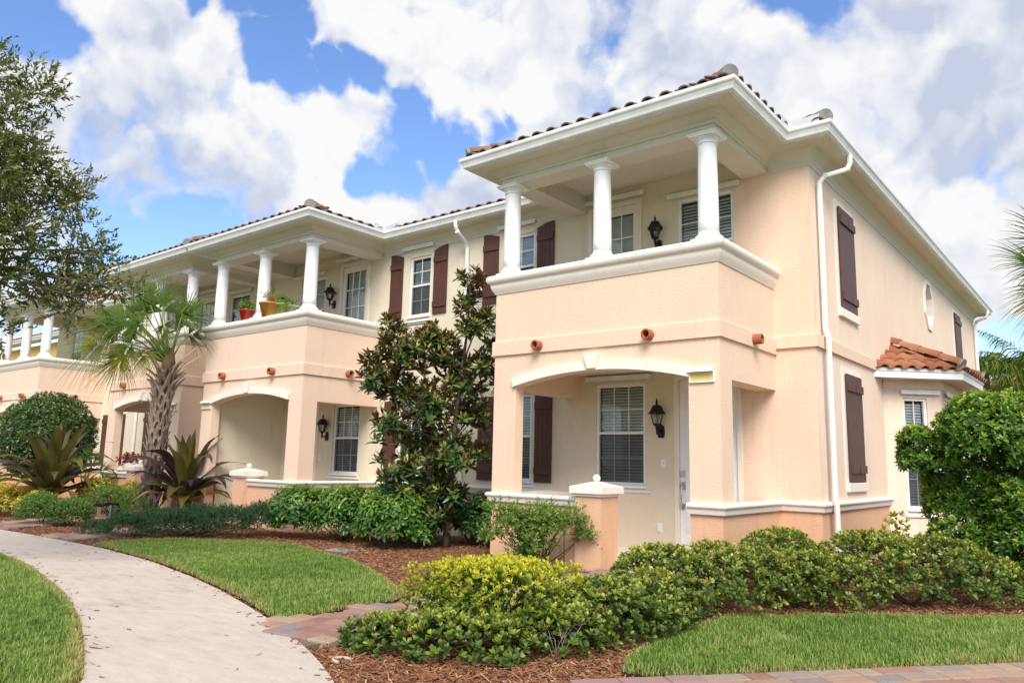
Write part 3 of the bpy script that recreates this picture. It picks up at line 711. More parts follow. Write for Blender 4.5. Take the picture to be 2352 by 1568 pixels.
def townhouse(kind, dx, label, mats, end=None, right_open=True, split=(-5.8, .545), sign=None, sign_label='', lamps=()):
    """kind A: entry by the right pier (like the near house); B: entry by the left pier. Local x = world x - dx, porch spans [-Wd, 0]."""
    up, lowm, mid = mats
    h = thing('townhouse', label, 'townhouse', (dx, 0, 0), 'townhouses in the row')
    X = lambda x: x+dx
    xl, xr = X(-Wd), X(0)
    ox0, ox1 = X(-Wd+.404), X(-.404)
    L0, L1 = X(split[0]), X(split[1])
    left_open = (kind == 'A') or False
    # ---- holes in the main wall (world x)
    if kind == 'A':
        low = [(X(-2.889), X(-2.010), 1.03, 2.58), (X(-1.52), X(-.49), .20, 2.66), (X(-4.95), X(-4.178), 1.03, 2.50)]
        upw = [(X(-3.05), X(-2.045), 3.07, 5.54), (X(-1.434), X(-.545), 3.85, 5.36), (X(-4.83), X(-4.17), 4.14, 5.36)]
    else:
        low = [(X(-1.38), X(-.54), 1.03, 2.46), (X(-2.80), X(-1.88), .20, 2.66), (X(.63), X(1.27), 1.03, 2.46)]
        upw = [(X(-2.82), X(-1.95), 3.85, 5.35), (X(-1.42), X(-.43), 3.07, 5.53), (X(.77), X(1.37), 4.14, 5.35)]
    porch_l, porch_r = xl, xr
    mw = MB(); panel(mw, Tf(), L0, L1, .79, 5.82, low+upw); mw.build('wall', mid, h)
    bw = MB(); panel(bw, Tf(), L0, L1, -.05, .79, [x for x in low if x[2] < .79]); bw.build('base_wall', mid, h)
    MB().add([(L0, D+.9, 0), (L1, D+.9, 0), (L1, D+.9, 5.7), (L0, D+.9, 5.7)], [(0, 1, 2, 3)]).build('inner_shade_sheet', MT['dark'], h)  # dark sheet behind the windows, painted as the unlit room
    fl = MB().add([(L0, D, 2.98), (L1, D, 2.98), (L1, D+.9, 2.98), (L0, D+.9, 2.98)], [(0, 1, 2, 3)]); fl.build('inner_floor', MT['dark'], h)  # floor sheet in the same painted darkness
    # ---- porch front with its arch
    rise = .16
    A = arc(ox0, ox1, 2.405, rise)
    fw = MB(); fw.prism([(xl, .79), (ox0, .79)]+A+[(ox1, .79), (xr, .79), (xr, 3.80), (xl, 3.80)], 0, .18, 1)
    for s_, op in (('R', right_open), ('L', left_open)):
        a, b_ = (xr-.28, xr) if s_ == 'R' else (xl, xl+.28)
        if op:
            fw.box(a, b_, .18, D-.001, 2.38, 3.80)
            if s_ == 'R': fw.box(xr-.28, xr, .18, .34, .79, 2.38)
        else:
            fw.box(a, b_, .18, D-.001, .79, 3.80)
    fw.build('porch_wall', up, h)
    # wall at the right of the porch in the same paint
    lb = MB(); g0, g1 = (X(-1.97), X(-1.58)) if kind == 'A' else (X(-1.91), X(-1.52))
    rb = MB()
    lb.box(xl, ox0, 0, .18, -.05, .79); rb.box(ox1, xr, 0, .18, -.05, .79)
    if kind == 'A': lb.box(ox0, g0+.1, .0, .18, -.05, .79)
    else: rb.box(g1-.1, ox1, .0, .18, -.05, .79)
    rb.box(xr-.18, xr, .18, D-.001, -.05, .79); lb.box(xl, xl+.18, .18, D-.001, -.05, .79)
    lb.build('base_course', lowm, h); rb.build('base_course', lowm, h)
    MB().box(xl+.26, xr-.26, .26, D-.002, -.04, .13).build('porch_floor', MT['trim'], h)
    MB().box(xl+.27, xr-.27, .27, D-.003, 2.74, 3.05).build('balcony_floor', MT['soffit'], h)
    if not left_open: MB().box(xl+.281, xl+.285, .285, D-.002, .13, 2.74).build('porch_lining', mid, h)
    if not right_open: MB().box(xr-.285, xr-.281, .285, D-.002, .13, 2.74).build('porch_lining', mid, h)
    # ---- mouldings
    tr = MB().sweep(BAND, [(xl, D), (xl, 0), (xr, 0), (xr, D)]); tr.build('belt_course', up, h)
    cp = MB().sweep(CAP, [(xl, D), (xl, 0), (xr, 0), (xr, D)]); o = cp.build('parapet_cap', MT['trim'], h); smooth_by_angle(o)
    lt = MB()
    lend = [(L1, D)] if not end else [(X(end[0]), D), (X(end[0]), 5.47)]
    if kind == 'A':
        lt.sweep(LOW, [(L0, D), (xl, D), (xl, 0), (g0+.03, 0)]); lt.sweep(LOW, [(ox1-.02, 0), (xr, 0), (xr, D)]+lend)
    else:
        lt.sweep(LOW, [(L0, D), (xl, D), (xl, 0), (ox0+.02, 0)]); lt.sweep(LOW, [(g1-.03, 0), (xr, 0), (xr, D)]+lend)
    o = lt.build('dado_moulding', MT['trim'], h); smooth_by_angle(o)
    e0, e1 = (.03, .02)
    ti = arc(ox0, ox1, 2.405, rise, 24, 0, e0, e1); to = arc(ox0, ox1, 2.405, rise, 24, .125, e0, e1)
    MB().prism(ti+to[::-1], -.05, .03, 1).build('arch_trim', MT['trim'], h, bevel=.004)
    cx = (ox0+ox1)/2-.02
    MB().prism([(cx-.062, 2.578), (cx+.062, 2.578), (cx+.125, 2.775), (cx-.125, 2.775)], -.085, .02, 1).build('keystone', MT['trim'], h, bevel=.006)
    # ---- gate pier
    gp = MB().box(g0, g1, -.1, .32, -.05, .93); gpo = gp.build('gate_pier', lowm, h)
    gc = MB(); gc.box(g0-.025, g1+.025, -.125, .345, .93, .965).box(g0-.055, g1+.055, -.155, .375, .965, 1.05)
    a, b_, c_, d_ = g0-.055, g1+.055, -.155, .375; mx_, my_ = (a+b_)/2, (c_+d_)/2
    gc.add([(a, c_, 1.05), (b_, c_, 1.05), (b_, d_, 1.05), (a, d_, 1.05), (mx_-.05, my_-.05, 1.11), (mx_+.05, my_-.05, 1.11), (mx_+.05, my_+.05, 1.11), (mx_-.05, my_+.05, 1.11)], [(0, 1, 5, 4), (1, 2, 6, 5), (2, 3, 7, 6), (3, 0, 4, 7), (4, 5, 6, 7)])
    gc.build('pier_cap', MT['trim'], gpo, org=h['_o'])
    MB().lathe([(.02, 1.105)]+[(.052*math.sin(t), 1.155-.052*math.cos(t)) for t in [math.pi*i/8 for i in range(1, 8)]]+[(.002, 1.207)], (mx_, my_, 0), 16).build('ball_finial', MT['trim'], gpo, org=h['_o'])
    # ---- balcony colonnade
    for x in (xl+.155, (xl+xr)/2+.01, xr-.175): column(h, x, .15, 4.07, 5.47)
    MB().sweep([(-.03, 5.47), (-.39, 5.47), (-.39, 5.80), (-.03, 5.80)], [(xl, D), (xl, 0), (xr, 0), (xr, D)]).build('beam', MT['soffit'], h)
    MB().box(xl+.2, xr-.2, .2, D-.002, 5.76, 5.80).build('balcony_ceiling', MT['soffit'], h)
    MB().sweep(CROWNB, [(xl, D), (xl, 0), (xr, 0), (xr, D)]).build('cornice', MT['soffit'], h)
    path = [(L0, D), (xl, D), (xl, 0), (xr, 0), (xr, D)]+([(L1, D)] if not end else [(X(end[0]), D), (X(end[0]), end[1]), (X(end[0])-6, end[1])])
    if kind == 'B' and split[0] < -Wd-.45 and split[0] > -4.2 and end: pass
    for a in (path[:2], path[4:]):
        if len(a) > 1: MB().sweep(CROWN, a).build('cornice', MT['soffit'], h)
    MB().sweep(SOFF, path).build('soffit', MT['soffit'], h)
    MB().sweep(FASC, path).build('fascia', MT['gutter'], h)
    o = MB().sweep(GUT, path).build('gutter', MT['gutter'], h)
    # ---- roof
    ez = 5.872; ov = .40; k = PITCH
    ym, yr = D-ov, D-ov+7.4; zr = ez+7.4*k; hw = (xr-xl)/2+ov; xm = (xl+xr)/2
    rf = MB()
    a, b_ = L0, (L1 if not end else X(end[0])+ov)
    if end: 
        rf.add([(a, ym, ez), (b_, ym, ez), (b_-7.4, yr, zr), (a, yr, zr)] if b_-7.4 > a else [(a, ym, ez), (b_, ym, ez), (a, ym+(b_-a), ez+(b_-a)*k)], [(0, 1, 2, 3)] if b_-7.4 > a else [(0, 1, 2)])
        rf.add([(b_, ym, ez), (b_, end[1]+ov, ez), (b_-7.4, end[1]+ov-7.4, zr), (b_-7.4, yr, zr)], [(0, 1, 2, 3)])
    else:
        rf.add([(a, ym, ez), (b_, ym, ez), (b_, yr, zr), (a, yr, zr)], [(0, 1, 2, 3)])
    yb = ym+hw; zb = ez+hw*k
    rf.add([(xl-ov, -ov, ez), (xr+ov, -ov, ez), (xm, -ov+hw, zb), (xr+ov, ym, ez), (xm, yb, zb), (xl-ov, ym, ez)], [(0, 1, 2), (1, 3, 4, 2), (0, 2, 4, 5)])
    rf.v = [(x, y, z+.012) for x, y, z in rf.v]
    tk = 'fartile' if dx < -20 else 'rooftile'
    roof = rf.build('roof', MT[tk], h)
    Lf = xr-xl+2*ov
    tiles(roof, h, (xl-ov, -ov, ez), (1, 0), (0, 1), Lf, 2, lambda d: d+.25 if d > .1 else .12, lambda d: Lf-d, tk)
    Ls = D
    tiles(roof, h, (xr+ov, -ov, ez), (0, 1), (-1, 0), Ls+2.2, 6 if dx < -20 else 3, lambda d: d, lambda d: Ls+d-.12, tk)
    if L0 < xl-ov: tiles(roof, h, (L0, ym, ez), (1, 0), (0, 1), xl-ov-L0, 3, lambda d: 0, lambda d: xl-ov-L0-.05-d, tk)
    re = (X(end[0])+ov) if end else L1
    if re > xr+ov+.1: tiles(roof, h, (xr+ov, ym, ez), (1, 0), (0, 1), re-xr-ov, 3, lambda d: .28-d if d < .2 else -d, lambda d: re-xr-ov-(d if end else 0), tk)
    hipcaps(roof, h, (xr+ov-.06, -ov+.06, ez+.02), (xm, -ov+hw, zb), 6, tk)
    hipcaps(roof, h, (xl-ov+.06, -ov+.06, ez+.02), (xm, -ov+hw, zb), 6, tk)
    if end: hipcaps(roof, h, (X(end[0])+ov-.06, ym+.06, ez+.02), (X(end[0])+ov-3, ym+3, ez+3*k), 6, tk)
    # valley splash guards on the gutter
    q = MB(); c = (xr+.445, D-.445)
    if end or L1 > xr+1:
        q.add([(c[0], c[1], 5.86), (c[0], c[1]-.26, 5.86), (c[0], c[1]-.26, 5.98), (c[0], c[1], 5.95)], [(0, 1, 2, 3)]); lx = min(.42, re-c[0]-.1)
        q.add([(c[0], c[1], 5.86), (c[0]+lx, c[1], 5.86), (c[0]+lx, c[1], 5.97), (c[0], c[1], 5.95)], [(0, 1, 2, 3)])
        o = q.build('splash_guard', MT['flash'], h); sdf = o.modifiers.new('thick', 'SOLIDIFY'); sdf.thickness = .004
    # ---- windows and doors
    if kind == 'A':
        w_ = low[0]; window(h, (w_[0], D, w_[2]), 0, w_[1]-w_[0], w_[3]-w_[2], 3, 2)
        entry_door(h, (X(-1.52), D, .20), 1.03, 2.46)
        w_ = low[2]; window(h, (w_[0], D, w_[2]), 0, w_[1]-w_[0], w_[3]-w_[2], 2, 2)
        glass_door(h, (X(-3.05), D, 3.07), 1.005, 2.47)
        w_ = upw[1]; window(h, (w_[0], D, w_[2]), 0, w_[1]-w_[0], w_[3]-w_[2], 2, 2, step=.05, deg=60)
        w_ = upw[2]; window(h, (w_[0], D, w_[2]), 0, w_[1]-w_[0], w_[3]-w_[2], 2, 2, deg=68)
        track(h, X(-3.05), X(-1.89), 2.635); track(h, X(-3.145), X(-1.985), 5.575); track(h, X(-1.58), X(-.42), 5.385); track(h, X(-4.995), X(-4.13), 5.50); track(h, X(-5.05), X(-4.10), 2.58)
        sill_track(h, X(-2.98), X(-1.92), .93); sill_track(h, X(-4.95), X(-4.10), .935); sill_track(h, X(-4.9), X(-4.1), 4.02)
        for x, rs in ((-5.34, 'L'), (-4.10, 'R')): shutter(h, (X(x), D, 4.16), 0, .365, 1.24, .075, rs)
        for x, rs in ((-5.36, 'L'), (-4.09, 'R')): shutter(h, (X(x), D, 1.02), 0, .355, 1.46, 0, rs)
        archx = (-4.83, -4.17)
    else:
        w_ = low[0]; window(h, (w_[0], D, w_[2]), 0, w_[1]-w_[0], w_[3]-w_[2], 3, 2)
        entry_door(h, (X(-2.80), D, .20), .92, 2.46)
        w_ = low[2]; window(h, (w_[0], D, w_[2]), 0, w_[1]-w_[0], w_[3]-w_[2], 2, 2)
        w_ = upw[0]; window(h, (w_[0], D, w_[2]), 0, w_[1]-w_[0], w_[3]-w_[2], 2, 2, deg=68)
        glass_door(h, (X(-1.42), D, 3.07), .99, 2.46)
        w_ = upw[2]; window(h, (w_[0], D, w_[2]), 0, w_[1]-w_[0], w_[3]-w_[2], 2, 2, deg=68)
        track(h, X(-3.06), X(-1.90), 5.385); track(h, X(-1.53), X(-.37), 5.575); track(h, X(.585), X(1.47), 5.50); track(h, X(-1.5), X(-.42), 2.6)
        sill_track(h, X(-1.5), X(-.47), .93); sill_track(h, X(.62), X(1.43), 4.02)
        for x, rs in ((.233, 'L'), (1.47, 'R')): shutter(h, (X(x), D, 4.13), 0, .36, 1.27, .075, rs)
        for x, rs in ((.23, 'L'), (1.30, 'R')): shutter(h, (X(x), D, 1.02), 0, .355, 1.46, 0, rs)
        archx = (.77, 1.37)
    a_, b2 = X(archx[0]), X(archx[1])
    AA = arc(a_-.015, b2+.015, 5.385, .085, 12); AB = arc(a_-.045, b2+.045, 5.385, .10, 12, .02)
    MB().prism(AA+AB[::-1], D-.014, D+.02, 1).build('window_arch', mid, h)
    # ---- drains
    for x in (-2.647, -.909): drain(h, (X(x), -.03, 2.957), (0, -1, 0))
    if right_open: drain(h, (xr+.03, 1.0, 2.965), (1, 0, 0))
    return h
def smooth_by_angle(o, ang=40):
    me = o.data
    me.polygons.foreach_set('use_smooth', [True]*len(me.polygons))
    try: me.set_sharp_from_angle(angle=R(ang))
    except Exception: pass

h1 = townhouse('A', 0.0, 'nearest peach end townhouse with bay window on its long side wall', (MT['peach'], MT['base'], MT['cream']), end=(E, 15.9), split=(-5.8, E))
h2 = townhouse('B', -8.09, 'middle townhouse with flower pots standing on its balcony cap', (MT['pink'], MT['pinkbase'], MT['cream']), right_open=True, split=(-3.91, 2.29))
h3 = townhouse('A', -12.494, 'third townhouse of the row, its arch behind the palm trunk', (MT['pink'], MT['pinkbase'], MT['cream']), right_open=False, split=(-5.856, .494))
h4 = townhouse('B', -20.70, 'farthest townhouse of the row, behind the round clipped shrub', (MT['pink'], MT['pinkbase'], MT['cream']), right_open=True, split=(-3.95, 2.35))
# left end wall of the row
ew = MB(); ew.add([(-24.65, D, -.05), (-24.65, 12, -.05), (-24.65, 12, 5.72), (-24.65, D, 5.72)], [(3, 2, 1, 0)]); ew.build('end_wall', MT['cream'], h4)
ew = MB().sweep(FASC, [(-24.65, 12), (-24.65, D)]).sweep(GUT, [(-24.65, 12), (-24.65, D)]).sweep(SOFF, [(-24.65, 12), (-24.65, D)]); ew.build('gutter', MT['gutter'], h4)
# ---- right part of the near house: peach facade strip, long side wall, bay
pb = MB(); panel(pb, Tf(D-.004), -.51, E, .79, 5.5, []); pb.build('corner_wall', MT['peach'], h1)
pb = MB(); panel(pb, Tf(D-.004), 0.0, E, -.05, .79, []); pb.build('corner_base', MT['base'], h1)
BY0, BY1 = 5.30, 8.63
oct_ = [(9.62, 5.43), (9.23, 5.13), (9.23, 4.62), (9.62, 4.32), (10.0, 4.62), (10.0, 5.13)]
sw = MB(); panel(sw, Ts(E), D-.004, 15.9, .79, 5.72, [(9.11, 10.12, 4.26, 5.49)], .12); sw.build('side_wall', MT['side'], h1)
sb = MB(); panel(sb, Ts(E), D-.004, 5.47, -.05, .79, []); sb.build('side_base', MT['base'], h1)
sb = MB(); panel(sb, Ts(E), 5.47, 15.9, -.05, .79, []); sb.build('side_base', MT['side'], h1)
MB().sweep(MBAND, [(0, D-.004), (E, D-.004), (E, 4.82)]).build('belt_course', MT['peach'], h1)
# octagonal window: surround fills the square hole
cy_, cz_ = 9.615, 4.875
oo = [(cy_+.48*math.cos(R(22.5+45*i)), cz_+.60*math.sin(R(22.5+45*i))) for i in range(8)]
oi = [(cy_+.36*math.cos(R(22.5+45*i)), cz_+.48*math.sin(R(22.5+45*i))) for i in range(8)]
sq = [(9.11, 4.26), (10.12, 4.26), (10.12, 5.49), (9.11, 5.49)]
q = MB()
def ring(q, out, inn, x0, x1):
    n = len(out)
    q.add([(x1, *p) for p in out]+[(x1, *p) for p in inn]+[(x0, *p) for p in out]+[(x0, *p) for p in inn],
          [(i, (i+1) % n, n+(i+1) % n, n+i) for i in range(n)]+[(n+i, n+(i+1) % n, 3*n+(i+1) % n, 3*n+i) for i in range(n)]+[(i, 2*n+i, 2*n+(i+1) % n, (i+1) % n) for i in range(n)])
def ray_sq(p):
    dx_, dz_ = p[0]-cy_, p[1]-cz_; t = min((.505/abs(dx_)) if dx_ else 9e9, (.615/abs(dz_)) if dz_ else 9e9); return (cy_+dx_*t, cz_+dz_*t)
corners = []
for i in range(8):
    corners.append(ray_sq(oo[i]))
q2 = MB(); ring(q2, corners, oo, E-.1, E-.001)
for c0 in sq:
    ds = sorted(range(8), key=lambda i: (corners[i][0]-c0[0])**2+(corners[i][1]-c0[1])**2)[:2]
    q2.add([(E-.001, *corners[ds[0]]), (E-.001, *c0), (E-.001, *corners[ds[1]])], [(0, 1, 2)])
q2.build('window_infill', MT['side'], h1)
ring(q, oo, oi, E-.10, E+.03); ow = q.build('octagon_window', MT['trim'], h1)
MB().add([(E-.095, *p) for p in oi], [tuple(range(8))]).build('pane', MT['glass'], ow, org=(0, 0, 0))
MB().box(E-.093, E-.075, cy_-.012, cy_+.012, cz_-.44, cz_+.44).box(E-.092, E-.076, cy_-.33, cy_+.33, cz_-.012, cz_+.012).build('muntin', MT['white'], ow, org=(0, 0, 0))
MB().add([(E-.3, 8.9, 4.0), (E-.3, 10.4, 4.0), (E-.3, 10.4, 5.7), (E-.3, 8.9, 5.7)], [(0, 1, 2, 3)]).build('room_shade_sheet', MT['dark'], h1)  # dark sheet painting the gloom behind the octagon pane
# side shutters, closed pairs over blind window frames
for (y, z, w_, hh) in ((3.035, 3.675, .785, 1.55), (12.66, 3.675, .785, 1.55), (3.045, 1.16, .785, 1.55)):
    MB().box(E-.02, E+.012, y-.11, y+w_+.11, z-.02, z+hh+.09).build('window_surround', MT['side'] if False else MT['trim'], h1)
    MB().box(E-.02, E+.05, y-.10, y+w_+.10, z-.13, z-.005).build('window_sill', MT['trim'], h1, bevel=.006)
    shutter(h1, (E+.012, y, z), R(90), w_, hh, 0, 'L', 8, True)
downspout(h1, [(E+.39, 2.42, 5.73), (E+.39, 2.42, 5.60), (E+.36, 2.37, 5.50), (E+.12, 2.13, 5.38), (E+.065, 2.08, 5.28), (E+.065, 2.07, 5.1), (E+.065, 2.07, 3.2), (E+.10, 2.07, 3.08), (E+.10, 2.07, 1.0), (E+.115, 2.07, .85), (E+.115, 2.07, .05), ])
downspout(h1, [(E+.39, 15.6, 5.73), (E+.39, 15.6, 5.62), (E+.35, 15.6, 5.54), (E+.12, 15.66, 5.46), (E+.06, 15.7, 5.36), (E+.06, 15.7, 5.1), (E+.06, 15.7, .05)])
downspout(h1, [(-6.02+.28, D-.39, 5.73), (-6.0+.28, D-.39, 5.60), (-5.98+.28, D-.36, 5.52), (-5.72, D-.12, 5.40), (-5.72, D-.06, 5.30), (-5.72, D-.06, 5.1), (-5.72, D-.06, .05)])
downspout(h3, [(-12.08, D-.39, 5.73), (-12.08, D-.39, 5.60), (-12.08, D-.36, 5.52), (-12.07, D-.12, 5.40), (-12.07, D-.06, 5.30), (-12.07, D-.06, 5.1), (-12.07, D-.06, .05)])
downspout(h3, [(-18.3, D-.39, 5.73), (-18.3, D-.39, 5.60), (-18.3, D-.36, 5.52), (-18.3, D-.12, 5.40), (-18.3, D-.06, 5.30), (-18.3, D-.06, 5.1), (-18.3, D-.06, .05)])
# bay
bl = [(E, BY0), (1.275, BY0+.73), (1.275, BY1-.73), (E, BY1)]
def Tb(p, q):
    p = Vector(p); q = Vector(q); d = (q-p).normalized(); inn = Vector((-d.y, d.x))
    return lambda u, dd, z: (p.x+d.x*u+inn.x*dd, p.y+d.y*u+inn.y*dd, z)
bay = MB(); T1 = Tb(bl[0], bl[1]); T2 = Tb(bl[1], bl[2]); T3 = Tb(bl[2], bl[3]); f1 = math.hypot(.73, .73); f2 = bl[2][1]-bl[1][1]
panel(bay, T1, 0, f1, -.05, 2.86, [(.345, .775, .73, 2.55)]); panel(bay, T2, 0, f2, -.05, 2.86, [(.30, f2-.30, .73, 2.55)]); panel(bay, T3, 0, f1, -.05, 2.86, [(.25, .68, .73, 2.55)])
bayo = bay.build('bay_wall', MT['side'], h1)
MB().sweep([(-.03, 2.70), (.022, 2.70), (.022, 2.86), (-.03, 2.86)], bl).build('bay_frieze', MT['side'], h1)
blx = [(E-.6, BY0-.6)]+bl[1:3]+[(E-.6, BY1+.6)]
MB().sweep([(.0, 2.845), (.35, 2.845), (.35, 2.87), (.0, 2.87)], blx).build('bay_soffit', MT['soffit'], h1)
MB().sweep([(.35, 2.84), (.368, 2.84), (.368, 2.94), (.385, 2.95), (.385, 3.0), (.35, 3.0)], blx).build('bay_fascia', MT['white'], h1)
window(h1, T1(.345, 0, .73), R(45), .43, 1.82, 2, 2); window(h1, T2(.30, 0, .73), R(90), f2-.6, 1.82, 3, 2); window(h1, T3(.25, 0, .73), R(135), .43, 1.82, 2, 2)
track(h1, .29, .98, 2.61, T1); track(h1, .2, f2-.2, 2.61, T2); sill_track(h1, .28, .85, .60, T1)
P0 = (E, BY0-.54, 3.005); P1 = (1.66, BY0+.575, 3.005); P2 = (1.66, BY1-.575, 3.005); P3 = (E, BY1+.54, 3.005); Q1 = (E, 6.12, 3.50); Q2 = (E, 7.81, 3.50)
br = MB().add([P0, P1, P2, P3, Q1, Q2], [(0, 1, 4), (1, 2, 5, 4), (2, 3, 5)]); bro = br.build('bay_roof', MT['baytile'], h1)
d1 = (Vector(P1)-Vector(P0)); l1 = d1.length; d1.normalize(); n1 = Vector((-d1.y, d1.x, 0)); qa = (Vector(Q1)-Vector(P0)).dot(d1); qd = (Vector(Q1)-Vector(P0)).dot(n1)
tiles(bro, h1, P0, (d1.x, d1.y), (n1.x, n1.y), l1, 4, lambda d: d*qa/qd-.06, lambda d: l1-d*(l1-qa)/qd-.05, 'baytile', .495/qd, .235)
l2 = P2[1]-P1[1]
tiles(bro, h1, P1, (0, 1), (-1, 0), l2, 4, lambda d: d*.25/1.115, lambda d: l2-d*.25/1.115, 'baytile', .495/1.115, .25)
hipcaps(bro, h1, (P1[0]-.03, P1[1]+.02, 3.02), Q1, 4, 'baytile', .075, .355)
hipcaps(bro, h1, (P2[0]-.03, P2[1]-.02, 3.02), Q2, 4, 'baytile', .075, .355)
# back of the row
bk = MB().box(-24.6, E-.02, 15.85, 15.9, -.05, 5.72); bk.build('rear_wall', MT['side'], h1)

lantern((-1.735, D, 1.83), 'black lantern beside the front door on the near porch')
lantern((-1.745, D, 4.69), 'black lantern on the near balcony between glass door and window', .93)
lantern((-9.66, D, 1.79), 'black lantern beside the window under the middle balcony', .95)
lantern((-9.68, D, 4.66), 'black lantern on the middle balcony beside the glass door', .95)
lantern((-14.25, D, 4.66), 'black lantern on the third balcony, half hidden by a white column', .95)
address_sign(-.385, -.065, 2.325, 2.49, 'blank yellow address plate right of the nearest arch')
address_sign(-11.535, -11.20, 2.30, 2.46, 'blank address plate left of the middle arch')
address_sign(-12.90, -12.58, 2.30, 2.46, 'address plate with black digits right of the palm trunk', '1571')
def plate(name, label, cat, P, w, hh, extra):
    t = thing(name, label, cat, P); MB().box(-w/2, w/2, -.012, 0, -hh/2, hh/2).build('cover', MT['white'], t, org=(0, 0, 0), bevel=.004); extra(t); return t
plate('doorbell', 'small white doorbell plate under the lantern on the near porch', 'doorbell', (-1.70, D, 1.375), .075, .125, lambda t: MB().tube([(0, -.01, 0), (0, -.018, 0)], .012, 10).build('button', MT['signface'], t, org=(0, 0, 0)))
plate('outlet_cover', 'white weatherproof outlet cover low on the near porch wall', 'outlet', (-1.77, D, .44), .08, .14, lambda t: MB().box(-.028, .028, -.03, -.012, -.05, .05).build('flap', MT['white'], t, org=(0, 0, 0), bevel=.005))
plate('doorbell', 'small white doorbell plate beside the middle porch window', 'doorbell', (-9.86, D, 1.35), .075, .125, lambda t: MB().tube([(0, -.01, 0), (0, -.018, 0)], .012, 10).build('button', MT['signface'], t, org=(0, 0, 0)))
# wrought iron plant brackets under the upper windows
for x0_, x1_, lab in ((-7.35, -6.52, 'black wrought iron plant bracket under the middle upper window'), (-4.95, -4.02, 'black wrought iron plant bracket at the left of the near balcony')):
    t = thing('plant_bracket', lab, 'bracket', (x0_, D, 3.9), 'iron plant brackets')
    w_ = x1_-x0_
    MB().box(0, .025, -.22, -.0, 0, .015).box(w_-.025, w_, -.22, 0, 0, .015).box(0, w_, -.235, -.22, 0, .018).box(0, w_, -.235, -.22, -.22, -.205).build('frame', MT['black'], t, org=(0, 0, 0))
    sc = MB()
    for i in range(4):
        x = w_*(i+.5)/4; sc.tube([(x+.085*math.cos(a)*(1-a/9), -.228, -.10+.085*math.sin(a)*(1-a/9)) for a in [j*.5 for j in range(14)]], .007, 5)
    sc.build('scroll', MT['black'], t, org=(0, 0, 0))
    for x in (.01, w_-.01): MB().box(x-.01, x+.01, -.02, -.003, -.3, .05).build('wall_bar', MT['black'], t, org=(0, 0, 0))
# ================================================================== the yellow house further along
yh = thing('yellow_house', 'yellow house seen between the far balcony columns', 'house', (-36, 3.3, 0))
w_ = MB(); panel(w_, Tf(3.3), -48, -27.5, -.05, 5.6, [(-32.6, -31.2, 3.3, 4.55)]); w_.add([(-27.5, 3.3, -.05), (-27.5, 12, -.05), (-27.5, 12, 5.6), (-27.5, 3.3, 5.6)], [(0, 1, 2, 3)]); w_.build('wall', MT['yellow'], yh)
MB().add([(-48, 4.1, 0), (-27.6, 4.1, 0), (-27.6, 4.1, 5.6), (-48, 4.1, 5.6)], [(0, 1, 2, 3)]).build('inner_shade_sheet', MT['dark'], yh)  # dark sheet painted as the unlit room of this house
window(yh, (-32.6, 3.3, 3.3), 0, 1.4, 1.25, 3, 1, single=True)
MB().sweep(SOFF, [(-48, 3.3), (-27.5, 3.3), (-27.5, 12)]).build('soffit', MT['soffit'], yh); MB().sweep(GUT, [(-48, 3.3), (-27.5, 3.3), (-27.5, 12)]).sweep(FASC, [(-48, 3.3), (-27.5, 3.3), (-27.5, 12)]).build('gutter', MT['white'], yh)
rf = MB().add([(-48, 2.88, 5.87), (-27.08, 2.88, 5.87), (-32, 8, 7.7), (-48, 8, 7.7), (-27.08, 12, 5.87)], [(0, 1, 2, 3), (1, 4, 2)]); r_ = rf.build('roof', MT['fartile'], yh)
tiles(r_, yh, (-40, 2.88, 5.88), (1, 0), (0, 1), 12.5, 4, lambda d: 0, lambda d: 12.5-d, 'fartile', PITCH, .28)
# small things by the houses
t = thing('valve_box', 'grey concrete utility box lid set in the mulch by the lawn', 'utility box', (-5.38, -1.10, 0)); t.rotation_euler = (0, 0, R(12))
MB().box(-.21, .21, -.14, .14, -.02, .028).build('lid', MT['concrete_cap'], t, org=(0, 0, 0), bevel=.006); MB().box(-.05, .05, -.012, .012, .028, .033).build('handle', MT['pipe'], t, org=(0, 0, 0))
MT['potring'] = paint('worn_plastic', (.52, .47, .40), .7, .2, 0, .15)
t = thing('sprinkler_guard', 'pale broken sprinkler ring at the walk edge by the front shrub', 'sprinkler', (-.50, -5.0, 0))
MB().tube([(.075*math.cos(a), .055*math.sin(a), .014) for a in [R(60+12*i) for i in range(20)]], .011, 8).build('ring', MT['potring'], t, org=(0, 0, 0)); MB().lathe([(.02, 0), (.02, .015), (.008, .02), (.008, .03)], n=12).build('nozzle', MT['pipe'], t, org=(0, 0, 0))
t = thing('water_meter', 'dark brass backflow pipe on two grey posts beside the clipped bushes', 'backflow valve', (-12.0, -1.67, 0), rot=math.atan2(.5, -.25)); L_ = .60
for x in (-L_/2, L_/2):
    q = MB(); q.box(x-.03, x-.022, -.02, .02, 0, .42).box(x-.022, x+.022, -.02, -.013, 0, .42).box(x+.022, x+.03, -.02, .02, 0, .42); q.build('post', MT['galv'], t, org=(0, 0, 0))
MB().tube([(-L_/2-.10, -.05, 0), (-L_/2-.10, -.05, .30), (-L_/2-.07, -.05, .345), (0, -.05, .355), (L_/2+.10, -.05, .345), (L_/2+.14, -.05, .31), (L_/2+.14, -.05, 0)], .021, 10).build('pipe', MT['pipe'], t, org=(0, 0, 0))
q = MB(); q.tube([(-.10, -.05, .355), (.14, -.05, .355)], .04, 10)
for x in (-.18, -.02, .12, .2): q.tube([(x, -.05, .36), (x, -.05, .43)], .016, 8).box(x-.03, x+.03, -.06, -.04, .43, .437)
